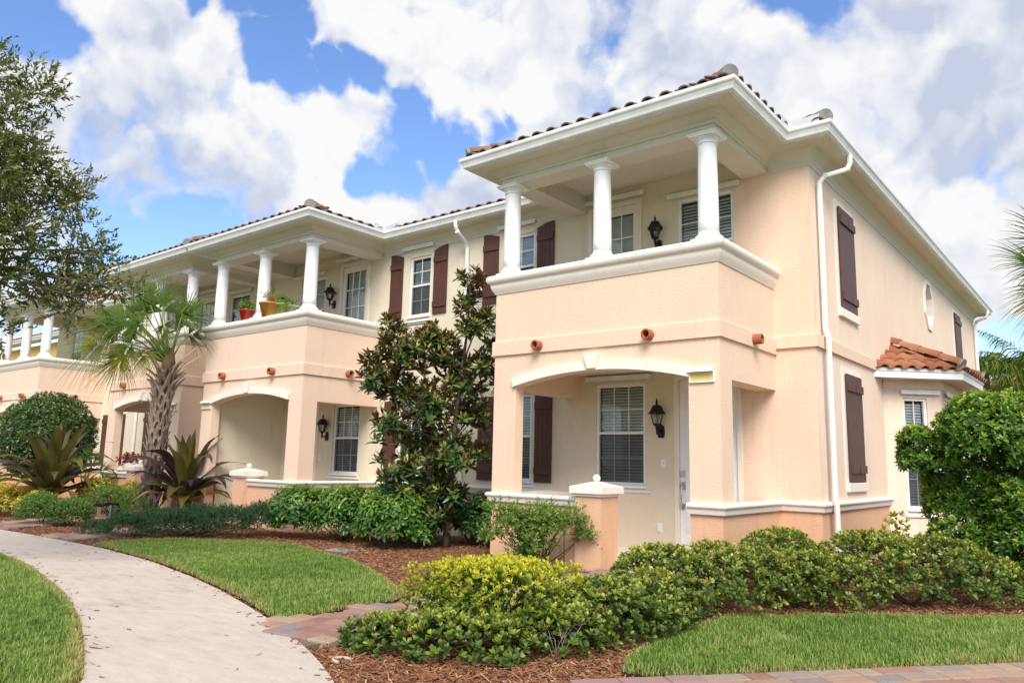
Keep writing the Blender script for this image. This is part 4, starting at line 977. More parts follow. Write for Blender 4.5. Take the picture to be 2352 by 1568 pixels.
q.build('valve', MT['pipe'], t, org=(0, 0, 0)); MB().box(-.16, -.08, -.078, -.072, .16, .29).build('tag', MT['tag'], t, org=(0, 0, 0)); MB().tube([(L_/2+.14, -.05, .22), (L_/2+.14, -.05, .27)], .024, 10).build('sleeve', MT['blue'], t, org=(0, 0, 0))
t = thing('garden_stake', 'thin stake with a blue cap standing behind the feathery shrub', 'stake', (-2.12, -.12, 0)); MB().tube([(0, 0, 0), (0, 0, .66)], .008, 6).build('rod', MT['galv'], t, org=(0, 0, 0)); MB().tube([(0, 0, .66), (0, 0, .71)], .013, 8).build('cap', MT['blue'], t, org=(0, 0, 0))
# balcony pots
def pot(x, y, z, r_, hh, mt_, label, leafm, kind, seed):
    t = thing('plant_pot', label, 'plant pot', (x, y, z), 'plant pots on the balcony cap')
    MB().lathe([(r_*.68, 0), (r_*.98, hh*.86), (r_*1.06, hh*.88), (r_*1.06, hh), (r_*.9, hh), (r_*.86, hh*.86), (.001, hh*.86)], n=24).build('pot', mt_, t, org=(0, 0, 0))
    return t
MT['potred'] = paint('red_glaze', (.42, .02, .012), .25, .5, 0, .1); MT['potyel'] = paint('ochre_glaze', (.50, .22, .02), .35, .5, 0, .15); MT['potgreen'] = paint('lime_glaze', (.30, .40, .06), .35, .5, 0, .15); MT['potgrey'] = paint('stone_pot', (.42, .40, .33), .8, .2, 0, .15)
POTS = [(pot(-10.15, .0, 4.07, .155, .21, MT['potred'], 'red glazed pot with a bushy succulent, leftmost on the balcony cap', 0, 0, 1), .21, .16, 1),
        (pot(-9.36, .0, 4.07, .19, .27, MT['potyel'], 'large ochre pot with thin yellow stems on the balcony cap', 0, 0, 2), .27, .15, 2),
        (pot(-8.90, .0, 4.07, .125, .20, MT['potgreen'], 'lime green patterned pot with round succulent on the balcony cap', 0, 0, 3), .20, .13, 3),
        (pot(-8.58, .02, 4.07, .13, .12, MT['potgrey'], 'low grey pot with spiky bromeliad beside the corner column', 0, 0, 4), .12, .13, 4)]
pp = thing('plant_pot', 'cream urn of red poinsettia on the far low wall', 'plant pot', (-14.72, .05, .93)); MB().lathe([(.08, 0), (.13, .06), (.15, .16), (.155, .19), (.13, .19), (.12, .16), (.001, .16)], n=20).build('pot', MT['trim'], pp, org=(0, 0, 0))
POTS.append((pp, .18, .26, 5))
# ================================================================== plants
def pip(x, y, P):
    P = np.asarray(P); c = np.zeros(len(x), bool); j = len(P)-1
    for i in range(len(P)):
        cond = ((P[i, 1] > y) != (P[j, 1] > y)); den = (P[j, 1]-P[i, 1]) if P[j, 1] != P[i, 1] else 1e-9
        c ^= cond & (x < (P[j, 0]-P[i, 0])*(y-P[i, 1])/den+P[i, 0]); j = i
    return c
def scatter(P, dens):
    P = np.asarray(P); a, b_ = P.min(0), P.max(0); n = int((b_[0]-a[0])*(b_[1]-a[1])*dens)
    x = rng.uniform(a[0], b_[0], n); y = rng.uniform(a[1], b_[1], n); k = pip(x, y, P); return x[k], y[k]
def edge_dist(x, y, P):
    P = np.asarray(P); d = np.full(len(x), 9.)
    for i in range(len(P)):
        a = P[i-1]; b_ = P[i]; ab = b_-a; t = np.clip(((x-a[0])*ab[0]+(y-a[1])*ab[1])/(ab@ab+1e-9), 0, 1)
        d = np.minimum(d, np.hypot(x-a[0]-t*ab[0], y-a[1]-t*ab[1]))
    return d
def vnoise(x, y, s, seed=0):
    v = 0
    r_ = np.random.default_rng(seed)
    for k in range(5):
        a = r_.uniform(0, 6.28); f = s*r_.uniform(.6, 1.7); v = v+np.sin((x*np.cos(a)+y*np.sin(a))*f+r_.uniform(0, 6.28))
    return v/5
def grass(name, label, P, dens, h0, h1, dry, seed, sample=None):
    dens *= .82
    x, y = scatter(sample if sample is not None else P, dens)
    k = pip(x, y, P); x, y = x[k], y[k]
    ed = edge_dist(x, y, P); n = len(x)
    hgt = (1+.3*vnoise(x, y, 17, seed+6))*rng.uniform(h0, h1, n)*np.clip(.55+ed*8, .55, 1)*(1+.22*vnoise(x, y, 5, seed)); wd = rng.uniform(.004, .0072, n)
    az = rng.uniform(0, 6.283, n)+vnoise(x, y, 9, seed+1)*2; lean = rng.uniform(.1, .75, n)*(1+np.clip(.10-ed, 0, .1)*6)
    d = np.stack([np.cos(az), np.sin(az), 0*az], 1); s_ = np.stack([-np.sin(az), np.cos(az), 0*az], 1)
    z = np.array([0, 0, 1.]); b_ = np.stack([x, y, np.full(n, .026)], 1)
    m1 = b_+d*(hgt*lean*.35)[:, None]+z*(hgt*.6)[:, None]; tp = b_+d*(hgt*lean)[:, None]+z*(hgt*(1-.28*lean))[:, None]
    V = np.stack([b_-s_*wd[:, None]/2, b_+s_*wd[:, None]/2, m1-s_*wd[:, None]*.45, m1+s_*wd[:, None]*.45, tp], 1)
    o = np.arange(n)[:, None]*5
    F4 = o+np.array([0, 1, 3, 2]); F3 = o+np.array([2, 3, 4])
    t = .40+.28*vnoise(x, y, 2.2, seed+2)+.14*vnoise(x, y, 13, seed+3)+.35*np.clip(vnoise(x, y, 4.2, seed+4)-.42, 0, 1)+rng.normal(0, .17, n)+np.where(rng.random(n) < dry, .45, 0)+np.clip(.12-ed, 0, .12)*6*(rng.random(n) < .7)
    T = np.stack([t-.2, t-.2, t, t, t+.2], 1)
    o_ = np_mesh(name, V.reshape(-1, 3), F4, F3, MT['grass'], np.clip(T, 0, 1).ravel(), kind='stuff'); tag(o_, label, 'grass'); return o_
grass('grass', 'green lawn grass between the curved walk and the mulch', lawn_c, 8200, .035, .072, .05, 1)
grass('grass', 'green lawn grass at lower right above the paver edge', lawn_r, 9000, .04, .078, .05, 5)
near_l = [(-8.6, -4.68), (-7.72, -4.70), (-6.60, -4.81), (-5.29, -5.06), (-4.26, -5.28), (-3.53, -5.48), (-2.88, -5.69), (-2.35, -5.88), (-1.71, -6.13), (-1.21, -6.34), (-.8, -6.6), (-1.2, -7.3), (-3.5, -6.6), (-6, -6.1), (-8.6, -5.8)]
grass('grass', 'green lawn grass left of the concrete walk', lawn_l, 7600, .038, .076, .04, 9, near_l)

# mulch chips
MP = [(-14, -3.7), (-11.1, -3.6), (-8.5, -3.52), (-7, -3.5), (-2.5, -4.4), (-.17, -5.33), (.35, -5.6), (1.4, -4.2), (3.2, -1.4), (4.4, 1.5), (3.0, 4), (.6, 3.5), (-.0, 0), (-3.4, 0), (-3.5, 1.8), (-8, 1.8), (-8.1, 0), (-14, 0)]
x, y = scatter(MP, 2300)
dc = np.hypot(x-CAM.x, y-CAM.y); keep = rng.random(len(x)) < np.clip(6.0/dc, .15, 1)**1.6
for P in (lawn_c, lawn_r, [(-1.70, -4.6), (-.95, -4.9), (-.92, -3.9), (-.65, -.05), (-1.55, -.05), (-1.68, -3.3)], [(-9.75, -3.5), (-8.8, -3.5), (-10.05, -.15), (-10.9, -.15)], [(-12.45, -3.6), (-11.25, -3.5), (-13.2, -.15), (-14.2, -.15)]): keep &= ~pip(x, y, P)
x, y = x[keep], y[keep]
wx, wy = scatter(walk_r[3:18]+walk_l[2:18][::-1], 120); we = edge_dist(wx, wy, walk_r[3:18]+walk_l[2:18][::-1]); kw = rng.random(len(wx)) < np.exp(-we/.07)*.9+.012
wx, wy = wx[kw], wy[kw]; onw = np.concatenate([np.zeros(len(x)), np.ones(len(wx))]); x = np.concatenate([x, wx]); y = np.concatenate([y, wy]); n = len(x)
L = rng.gamma(3, .0105, n)+.012; W = rng.uniform(.004, .013, n); Th = rng.uniform(.002, .006, n); az = rng.uniform(0, 6.283, n); pt = rng.normal(0, .22, n)
u = np.stack([np.cos(az)*np.cos(pt), np.sin(az)*np.cos(pt), np.sin(pt)], 1); s_ = np.stack([-np.sin(az), np.cos(az), rng.normal(0, .25, n)], 1); s_ = nrm(s_); w = np.cross(u, s_)
c = np.stack([x, y, np.where(onw > 0, .037, rng.uniform(.002, .020, n))+np.abs(np.sin(pt))*L/2*(1-onw*.7)], 1)
V = np.stack([c+u*(a*L/2)[:, None]+s_*(b_*W/2*(.6 if a < 0 else 1))[:, None]+w*(e_*Th/2)[:, None] for a in (-1, 1) for b_ in (-1, 1) for e_ in (-1, 1)], 1)
fi = np.array([[1, 3, 7, 5], [0, 1, 5, 4], [3, 2, 6, 7], [0, 2, 3, 1], [4, 5, 7, 6]])
F4 = (np.arange(n)[:, None, None]*8+fi).reshape(-1, 4)
o = np_mesh('mulch_chips', V.reshape(-1, 3), F4, np.zeros((0, 3), int), MT['chip'], np.repeat(np.clip(rng.normal(.45, .24, n), 0, 1), 8), kind='stuff', smooth=False); tag(o, 'shredded reddish bark mulch covering the planting beds', 'mulch')

SH = {'ell': ((.28, .44), (.66, .40)), 'obov': ((.34, .30), (.74, .50)), 'lance': ((.25, .42), (.6, .36)), 'round': ((.3, .5), (.7, .45))}
def leaf_arrays(B, A, Nn, L, W, shape='ell', fold=.12, droop=.1):
    """B base, A axis, Nn face normal; returns verts (n,7,3) and faces"""
    (a1, w1), (a2, w2) = SH[shape]; A = nrm(A); S = nrm(np.cross(A, Nn)); Nn = np.cross(S, A)
    L_, W_ = L[:, None], W[:, None]
    def P(t, s, q): return B+A*(L_*t)+S*(W_*s)+Nn*(q*1.0)
    dr = lambda t: -L_*droop*t*t
    V = np.stack([P(0, 0, 0), P(a1, -w1, dr(a1)+W_*fold), P(a2, -w2, dr(a2)+W_*fold), P(1, 0, dr(1)), P(a2, w2, dr(a2)+W_*fold), P(a1, w1, dr(a1)+W_*fold), P(.5, 0, dr(.5)-W_*fold*.3)], 1)
    return V
LF3 = np.array([[0, 6, 1], [1, 6, 2], [2, 6, 3], [3, 6, 4], [4, 6, 5], [5, 6, 0]])
def leaves(name, parent, B, A, Nn, L, W, tint, mt_, shape='ell', fold=.12, droop=.1, org=(0, 0, 0), kind='stuff'):
    V = leaf_arrays(B, A, Nn, L, W, shape, fold, droop); n = len(B)
    F3 = (np.arange(n)[:, None, None]*7+LF3).reshape(-1, 3)
    return np_mesh(name, V.reshape(-1, 3), np.zeros((0, 4), int), F3, mt_, np.repeat(np.clip(tint, 0, 1), 7), parent, kind, True, org)
def shell(blobs, n, lo=.80, hi=1.03, zmin=.02, dcut=-.35, reject=.80):
    """points on the union of (super)ellipsoids: (cx,cy,cz,rx,ry,rz[,p]); returns points, outward normals, relative height"""
    Bm = [tuple(b)+(2.,)*(7-len(b)) for b in blobs]; ar = np.array([(b[3]*b[4]+b[4]*b[5]+b[3]*b[5]) for b in Bm]); ar /= ar.sum()
    P, Nn, Hh = [], [], []; tot = 0
    while tot < n:
        bi = rng.choice(len(Bm), n*2, p=ar); b_ = np.array([Bm[i] for i in bi]); d = nrm(rng.normal(size=(n*2, 3)))
        ok = d[:, 2] > dcut
        p_ = b_[:, 6]; r_ = (np.abs(d/b_[:, 3:6])**p_[:, None]).sum(1)**(-1/p_)
        pts = b_[:, :3]+d*(r_*rng.uniform(lo, hi, n*2))[:, None]
        q = np.abs((pts-b_[:, :3])/b_[:, 3:6]); nn = nrm(np.sign(pts-b_[:, :3])*q**(p_[:, None]-1)/b_[:, 3:6])
        ok &= pts[:, 2] > zmin
        for i, bb in enumerate(Bm):
            ins = (np.abs((pts-np.array(bb[:3]))/np.array(bb[3:6]))**bb[6]).sum(1) < reject**bb[6]
            ok &= ~(ins & (bi != i))
        hh = np.clip((pts[:, 2]-b_[:, 2]+b_[:, 5])/(2*b_[:, 5]), 0, 1)
        P.append(pts[ok]); Nn.append(nn[ok]); Hh.append(hh[ok]); tot += ok.sum()
    return np.concatenate(P)[:n], np.concatenate(Nn)[:n], np.concatenate(Hh)[:n]
def rosettes(P, axis, per, L, W, tilt, jit=.12):
    n = len(P); ax = nrm(axis); t1 = nrm(np.cross(ax, rng.normal(size=(n, 3)))); t2 = np.cross(ax, t1)
    k = np.tile(np.arange(per), n); ax = np.repeat(ax, per, 0); t1 = np.repeat(t1, per, 0); t2 = np.repeat(t2, per, 0); B = np.repeat(P, per, 0)
    fr = (k+.5)/per; az = k*2.39996+rng.normal(0, .25, n*per); th = np.radians(tilt[0]+(tilt[1]-tilt[0])*fr+rng.normal(0, 8, n*per))
    pr_ = t1*np.cos(az)[:, None]+t2*np.sin(az)[:, None]; A = ax*np.cos(th)[:, None]+pr_*np.sin(th)[:, None]; A = nrm(A+rng.normal(0, jit, A.shape))
    Nn = nrm(ax*np.sin(th)[:, None]-pr_*np.cos(th)[:, None]+rng.normal(0, jit, A.shape))
    Ls = rng.uniform(L*.72, L*1.12, n*per)*(.7+.3*fr); Ws = Ls*(W/L)*rng.uniform(.85, 1.15, n*per)
    B = B-ax*(fr*L*.35)[:, None]
    return B, A, Nn, Ls, Ws, fr
def stems(parent, base, blobs, n=7, r0=.012, mt_='stem', org=(0, 0, 0), spread=.06):
    q = MB()
    for i in range(n):
        b_ = blobs[i % len(blobs)]; t = Vector(b_[:3])+Vector((random.uniform(-.6, .6)*b_[3], random.uniform(-.6, .6)*b_[4], random.uniform(.0, .7)*b_[5]))
        s_ = Vector(base)+Vector((random.uniform(-spread, spread), random.uniform(-spread, spread), 0)); m_ = s_.lerp(t, .5)+Vector((random.uniform(-.05, .05), random.uniform(-.05, .05), -.02))
        q.tube([s_, m_, t], [r0, r0*.7, r0*.3], 6)
    return q.build('stem', MT[mt_], parent, org=org)
def shrub(name, label, cat, blobs, n, per, L, W, mt_, tilt=(15, 75), up=.5, shape='obov', base_t=.30, h_t=.35, y_t=.25, droop=.12, fold=.12, group=None, inner=.35, red=.0, nst=8, dcut=-.35, hi=1.03):
    cx = sum(b[0] for b in blobs)/len(blobs); cy = sum(b[1] for b in blobs)/len(blobs); b0 = (cx, cy, 0)
    t = thing(name, label, cat, b0, group)
    P, Nn, Hh = shell(blobs, n, .84, hi, dcut=dcut)
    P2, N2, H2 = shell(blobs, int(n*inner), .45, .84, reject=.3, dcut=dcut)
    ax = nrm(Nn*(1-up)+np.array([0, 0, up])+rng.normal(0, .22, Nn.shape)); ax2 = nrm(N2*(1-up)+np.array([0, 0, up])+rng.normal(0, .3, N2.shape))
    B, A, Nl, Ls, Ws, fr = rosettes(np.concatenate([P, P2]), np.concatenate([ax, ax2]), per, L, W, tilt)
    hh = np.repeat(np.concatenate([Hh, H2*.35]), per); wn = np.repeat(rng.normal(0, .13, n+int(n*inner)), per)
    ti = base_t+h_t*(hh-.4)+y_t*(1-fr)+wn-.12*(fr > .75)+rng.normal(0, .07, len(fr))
    ti = np.clip(ti, 0, .965 if red else 1)
    if red: ti = np.where(rng.random(len(ti)) < red, 1.0, ti)
    k = B[:, 2] > .012
    leaves('foliage', t, B[k], A[k], Nl[k], Ls[k], Ws[k], ti[k], MT[mt_], shape, fold, droop, b0)
    stems(t, b0, blobs, nst, org=b0)
    return t
def sprigs(P, axis, slen, nl, L, W, spread=48, curl=.25):
    n = len(P); ax = nrm(axis); t1 = nrm(np.cross(ax, rng.normal(size=(n, 3)))); t2 = np.cross(ax, t1)
    f = np.tile((np.arange(nl)+.5)/nl, n); k = np.tile(np.arange(nl), n); sl = np.repeat(rng.uniform(.6, 1.15, n)*slen, nl)
    axr, t1r, t2r = (np.repeat(a, nl, 0) for a in (ax, t1, t2)); cv = np.repeat(rng.normal(0, curl, n), nl)
    B = np.repeat(P, nl, 0)+axr*(f*sl)[:, None]+t1r*(f*f*sl*cv)[:, None]
    az = k*2.4+rng.normal(0, .4, n*nl); th = np.radians(spread*(1.15-.65*f)+rng.normal(0, 10, n*nl)); pr_ = t1r*np.cos(az)[:, None]+t2r*np.sin(az)[:, None]
    A = nrm(axr*np.cos(th)[:, None]+pr_*np.sin(th)[:, None]); Nn = nrm(axr*np.sin(th)[:, None]-pr_*np.cos(th)[:, None]+rng.normal(0, .25, A.shape))
    Ls = rng.uniform(.7, 1.15, n*nl)*L; return B, A, Nn, Ls, Ls*W/L, f
# ---- front shrubs -------------------------------------------------
HG = 'low glossy shrubs in the front bed'
LK_ = dict(tilt=(10, 68), up=.55, shape='obov', group=HG, h_t=.40, y_t=.32)
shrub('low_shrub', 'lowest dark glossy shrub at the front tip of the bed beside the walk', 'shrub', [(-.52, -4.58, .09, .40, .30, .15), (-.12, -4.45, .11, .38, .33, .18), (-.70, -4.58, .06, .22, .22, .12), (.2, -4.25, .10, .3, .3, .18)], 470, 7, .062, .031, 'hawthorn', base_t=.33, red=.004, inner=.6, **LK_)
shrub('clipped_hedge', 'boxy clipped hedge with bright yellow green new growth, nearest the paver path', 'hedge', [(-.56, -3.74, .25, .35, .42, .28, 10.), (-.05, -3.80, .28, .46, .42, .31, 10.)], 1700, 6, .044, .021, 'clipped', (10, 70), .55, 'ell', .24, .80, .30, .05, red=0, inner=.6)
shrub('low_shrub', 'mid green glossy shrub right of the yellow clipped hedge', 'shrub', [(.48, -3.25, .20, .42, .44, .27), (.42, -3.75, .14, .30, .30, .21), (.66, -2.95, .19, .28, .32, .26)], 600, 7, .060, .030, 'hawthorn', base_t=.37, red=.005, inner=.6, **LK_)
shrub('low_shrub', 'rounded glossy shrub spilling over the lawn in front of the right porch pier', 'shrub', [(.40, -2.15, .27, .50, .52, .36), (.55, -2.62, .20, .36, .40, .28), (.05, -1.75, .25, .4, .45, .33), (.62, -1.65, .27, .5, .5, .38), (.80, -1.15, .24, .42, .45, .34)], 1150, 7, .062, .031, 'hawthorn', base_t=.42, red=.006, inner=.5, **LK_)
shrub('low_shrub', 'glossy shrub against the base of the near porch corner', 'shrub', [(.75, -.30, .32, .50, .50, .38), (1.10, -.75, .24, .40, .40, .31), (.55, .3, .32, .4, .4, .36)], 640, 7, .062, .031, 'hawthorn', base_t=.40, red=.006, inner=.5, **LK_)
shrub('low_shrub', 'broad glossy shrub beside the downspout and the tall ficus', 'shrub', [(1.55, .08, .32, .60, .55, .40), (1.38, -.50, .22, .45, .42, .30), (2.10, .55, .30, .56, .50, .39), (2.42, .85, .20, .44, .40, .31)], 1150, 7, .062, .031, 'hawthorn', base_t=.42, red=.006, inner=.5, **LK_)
shrub('young_shrub', 'spindly yellow green young shrub by the bay window', 'shrub', [(1.42, 1.75, .62, .16, .16, .22), (1.55, 1.65, .45, .18, .18, .22), (1.3, 1.8, .35, .18, .18, .2)], 60, 7, .075, .036, 'clipped', (15, 80), .5, 'ell', .45, .35, .3, .2, inner=.1, nst=5)
# ---- tall ficus at right -------------------------------------------
FIC = [(2.43, 1.53, 1.72, .5, .5, .5), (1.83, 1.64, 1.48, .33, .33, .35), (2.79, 1.8, 1.62, .55, .55, .55), (2.17, 2.11, 1.21, .5, .5, .55), (2.83, 1.94, .98, .6, .6, .6), (2.02, 1.92, .95, .33, .33, .38), (2.68, 2.08, .55, .35, .35, .35), (1.75, 1.42, 1.71, .18, .18, .15), (2.38, 1.58, 2.03, .25, .25, .22), (2.61, 2.08, 2.05, .25, .25, .25), (3.2, 2.2, 1.3, .6, .6, .85)]
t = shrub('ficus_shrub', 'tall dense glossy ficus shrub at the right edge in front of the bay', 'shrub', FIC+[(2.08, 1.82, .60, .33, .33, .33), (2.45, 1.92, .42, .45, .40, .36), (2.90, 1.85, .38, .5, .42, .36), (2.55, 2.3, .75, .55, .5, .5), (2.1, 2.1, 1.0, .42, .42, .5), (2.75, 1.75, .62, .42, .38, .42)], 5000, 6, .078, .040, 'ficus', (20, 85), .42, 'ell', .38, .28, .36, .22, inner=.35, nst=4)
q = MB(); b0 = t['_o']
for tx, ty, tz in ((2.1, 2.0, .9), (2.5, 1.9, 1.2), (2.8, 2.1, 1.1), (2.3, 2.3, 1.2), (2.9, 1.7, .9), (2.0, 1.75, 1.3)):
    s_ = Vector((2.55+random.uniform(-.12, .12), 2.1+random.uniform(-.12, .12), -.02)); e_ = Vector((tx, ty, tz)); q.tube([s_, s_.lerp(e_, .4)+Vector((.05, -.06, -.05)), s_.lerp(e_, .75)+Vector((-.03, .03, 0)), e_], [.028, .022, .018, .010], 7)
q.build('trunk', MT['bark'], t, org=b0)
# ---- court hedges ---------------------------------------------------
SG = 'schefflera shrubs in the court'
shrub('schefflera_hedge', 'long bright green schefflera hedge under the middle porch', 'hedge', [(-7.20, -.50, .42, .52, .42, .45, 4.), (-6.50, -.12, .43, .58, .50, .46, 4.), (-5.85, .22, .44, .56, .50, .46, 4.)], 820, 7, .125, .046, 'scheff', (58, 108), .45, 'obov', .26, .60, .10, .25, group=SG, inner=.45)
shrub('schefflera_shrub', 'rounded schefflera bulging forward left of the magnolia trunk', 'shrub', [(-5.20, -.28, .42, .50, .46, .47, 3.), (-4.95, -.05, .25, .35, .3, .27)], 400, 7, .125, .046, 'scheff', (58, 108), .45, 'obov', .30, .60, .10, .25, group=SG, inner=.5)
shrub('schefflera_shrub', 'dark schefflera in the shade behind the magnolia trunk', 'shrub', [(-4.35, 1.02, .42, .50, .42, .44, 3.), (-5.0, .8, .42, .4, .4, .42, 3.)], 400, 7, .125, .046, 'scheff', (62, 112), .45, 'obov', .12, .2, .05, .25, group=SG, inner=.5)  # lower tint puts the shade into the leaf colour
# ---- feathery jasmine ----------------------------------------------
JB = [(-2.42, -.78, .60, .20, .2, .2), (-2.12, -.55, .58, .24, .24, .22), (-1.88, -.33, .62, .15, .15, .15), (-2.28, -.6, .36, .28, .28, .22), (-1.78, -.18, .42, .13, .13, .1), (-2.61, -.93, .74, .08, .08, .16), (-2.66, -.93, .42, .14, .14, .12), (-2.4, -.55, .12, .3, .25, .12)]
t = thing('jasmine_shrub', 'light green feathery shrub in front of the near low wall', 'shrub', (-2.26, -.48, 0))
P, Nn, Hh = shell(JB, 1000, .25, 1.03, reject=.2); B, A, Nl, Ls, Ws, f = sprigs(P, nrm(Nn*.6+np.array([0, 0, .25])+rng.normal(0, .35, Nn.shape)), .15, 11, .042, .019, 62)
leaves('foliage', t, B, A, Nl, Ls, Ws, .45+.3*(f-.5)+rng.normal(0, .16, len(f))+np.repeat(.3*(Hh-.5), 11), MT['jasmine'], 'ell', .08, .15, (-2.26, -.48, 0))
stems(t, (-2.26, -.48, 0), JB, 16, .010, 'stem', (-2.26, -.48, 0), .08)
t = thing('dead_twigs', 'bare pale twigs poking out of the front bed by the lawn', 'twigs', (.52, -3.98, 0)); q = MB()
for i in range(8):
    a = random.uniform(0, 6.28); p0 = Vector((random.uniform(-.03, .03), random.uniform(-.03, .03), 0)); p1 = p0+Vector((math.cos(a)*.07, math.sin(a)*.07, random.uniform(.10, .2))); p2 = p1+Vector((math.cos(a+random.uniform(-1, 1))*.08, math.sin(a+random.uniform(-1, 1))*.08, random.uniform(.04, .14)))
    q.tube([p0, p1, p2], [.0028, .002, .001], 5)
    for k in range(3):
        b_ = p1.lerp(p2, random.random()); q.tube([b_, b_+Vector((random.uniform(-.06, .06), random.uniform(-.06, .06), random.uniform(.01, .07)))], [.0014, .0008], 4)
q.build('twig', MT['twig'], t, org=(0, 0, 0))
# ---- magnolia -------------------------------------------------------
MAG = [(-3.98, -.04, 4.11, .20), (-4.14, .22, 3.75, .27), (-3.91, .11, 3.37, .29), (-5.14, -.57, 3.38, .19), (-5.01, -.66, 3.01, .24), (-4.72, -.12, 3.2, .29), (-4.78, -.51, 2.81, .34), (-4.58, .09, 2.95, .36), (-3.91, .23, 2.77, .3), (-4.41, .33, 2.56, .4), (-5.19, -.74, 2.54, .27), (-5.15, -.26, 2.4, .37), (-4.56, -.23, 2.15, .4), (-4.33, .46, 2.02, .34), (-5.09, -.53, 1.81, .3), (-5.01, .03, 1.61, .4), (-4.36, .09, 1.43, .37), (-4.26, .55, 1.48, .22), (-4.98, -.31, 1.08, .34), (-4.88, .22, 1.01, .34), (-4.45, .22, .91, .24), (-5.06, .13, .61, .3), (-4.68, .1, .47, .27), (-5.41, -.69, 2.84, .17), (-3.82, .33, 3.12, .15), (-3.9, .55, 2.61, .13), (-5.34, -.52, 1.29, .15)]
mb0 = (-4.68, .37, 0); mg = thing('magnolia_tree', 'young magnolia with glossy dark leaves and bronze tips between the porches', 'tree', mb0)
TR = [(-4.68, .37, -.02), (-4.63, .33, .6), (-4.54, .27, 1.06), (-4.45, .2, 1.6), (-4.38, .18, 2.06), (-4.26, .15, 2.8), (-4.14, .12, 3.39), (-4.02, .02, 4.0)]
q = MB(); q.tube(TR, [.062, .055, .048, .042, .036, .026, .018, .008], 10); q.build('trunk', MT['bark'], mg)
q = MB()
for b_ in MAG:
    c = Vector(b_[:3]); k = min(range(len(TR)), key=lambda i: abs(TR[i][2]-(c.z-.45)) if TR[i][2] > .3 else 9); s_ = Vector(TR[k]); q.tube([s_, s_.lerp(c, .55)+Vector((0, 0, .05)), c], [.016, .011, .005], 6)
    for i in range(4):
        e_ = c+Vector((random.uniform(-1, 1), random.uniform(-1, 1), random.uniform(-.3, 1)))*b_[3]*.8; q.tube([c, e_], [.005, .003], 5)
q.build('branch', MT['bark'], mg)
P, Nn, Hh = shell([(*b[:3], b[3]*1.03, b[3]*1.03, b[3]*1.08) for b in MAG], 1180, .35, 1.02, reject=.35, dcut=-.7)
ax = nrm(Nn*.55+np.array([0, 0, .62])+rng.normal(0, .2, Nn.shape)); per = 9
B, A, Nl, Ls, Ws, fr = rosettes(P, ax, per, .178, .062, (8, 92)); zt = np.repeat(P[:, 2], per)
ti = .46+.38*(1-fr)+np.repeat(rng.normal(0, .13, len(P)), per)+.10*(zt-2.2)/2+rng.normal(0, .07, len(fr))
ti = np.where((np.repeat(rng.random(len(P)), per) < np.clip(.08+.14*(zt-1.8), .05, .42)) & (fr < .42), rng.uniform(.86, 1, len(fr)), np.clip(ti, 0, .88))
dcam = np.linalg.norm(B-np.array(CAM), axis=1); order = np.argsort(dcam+rng.uniform(0, .9, len(B))); top = order[:300]; rest = order[300:]
leaves('foliage', mg, B[rest], A[rest], Nl[rest], Ls[rest], Ws[rest], ti[rest], MT['magn'], 'ell', .10, .12, mb0)
LMESH = []
for tv in (.05, .2, .35, .5, .62, .75, .88, .97):
    o = leaves('leaf', None, np.zeros((1, 3)), np.array([[0, 1., 0]]), np.array([[0, 0, 1.]]), np.array([1.]), np.array([.36]), np.array([tv]), MT['magn'], 'ell', .10, .12); LMESH.append((tv, o.data)); bpy.data.objects.remove(o)
for i in top:
    tv = min(LMESH, key=lambda m_: abs(m_[0]-ti[i]))[1]; y = Vector(A[i]); z = Vector(Nl[i]); x_ = y.cross(z).normalized(); z = x_.cross(y); M4 = Matrix((x_, y, z)).transposed()
    sub('leaf', tv, mg, tuple(B[i]-np.array(mb0)), tuple(M4.to_euler()), (Ls[i],)*3)
# ---- sabal palm -----------------------------------------------------
pb0 = (-12.06, -.68, 0); pm = thing('sabal_palm', 'sabal palm with criss-cross boots and fan leaves left of the middle porch', 'palm', pb0)
PT = [Vector(p) for p in [(-12.06, -.68, -.05), (-11.98, -.72, .8), (-11.80, -.79, 1.7), (-11.62, -.84, 2.5), (-11.45, -.86, 3.2), (-11.40, -.87, 3.5)]]
q = MB(); q.tube(PT, [.17, .145, .135, .135, .125, .05], 14); q.build('trunk', MT['fibre'], pm)
def path_at(z):
    for a, b_ in zip(PT, PT[1:]):
        if a.z <= z <= b_.z: return a.lerp(b_, (z-a.z)/(b_.z-a.z))
    return PT[-1]
def boot_mesh(seed):
    r_ = random.Random(seed); q = MB(); vs = []; fs = []
    def strip(pts, ws, th):
        o = len(vs)
        for (x, y, z), w in zip(pts, ws): vs.extend([(x-w/2, y, z), (x+w/2, y, z), (x+w/2*.8, y-th, z+.004), (x-w/2*.8, y-th, z+.004)])
        for i in range(len(pts)-1):
            for k in range(4): a = o+i*4+k; b_ = o+i*4+(k+1) % 4; fs.append((a, b_, b_+4, a+4))
        e_ = o+(len(pts)-1)*4; fs.append((e_, e_+1, e_+2, e_+3))
    s_ = r_.uniform(.9, 1.15)
    strip([(-.095, .01, -.13), (-.055, -.02, -.02), (-.014, -.05, .09)], [.06, .075, .08], .024)
    strip([(.095, .01, -.13), (.055, -.02, -.02), (.014, -.052, .09)], [.06, .075, .08], .024)
    strip([(0, -.045, .07), (0, -.075, .15*s_), (r_.uniform(-.01, .01), -.12, .24*s_)], [.105, .085, .06], .028)
    q.add(vs, fs); return mesh_of(q, 'boot', MT['boot'])
BM_ = [boot_mesh(i) for i in range(5)]
nb = 118
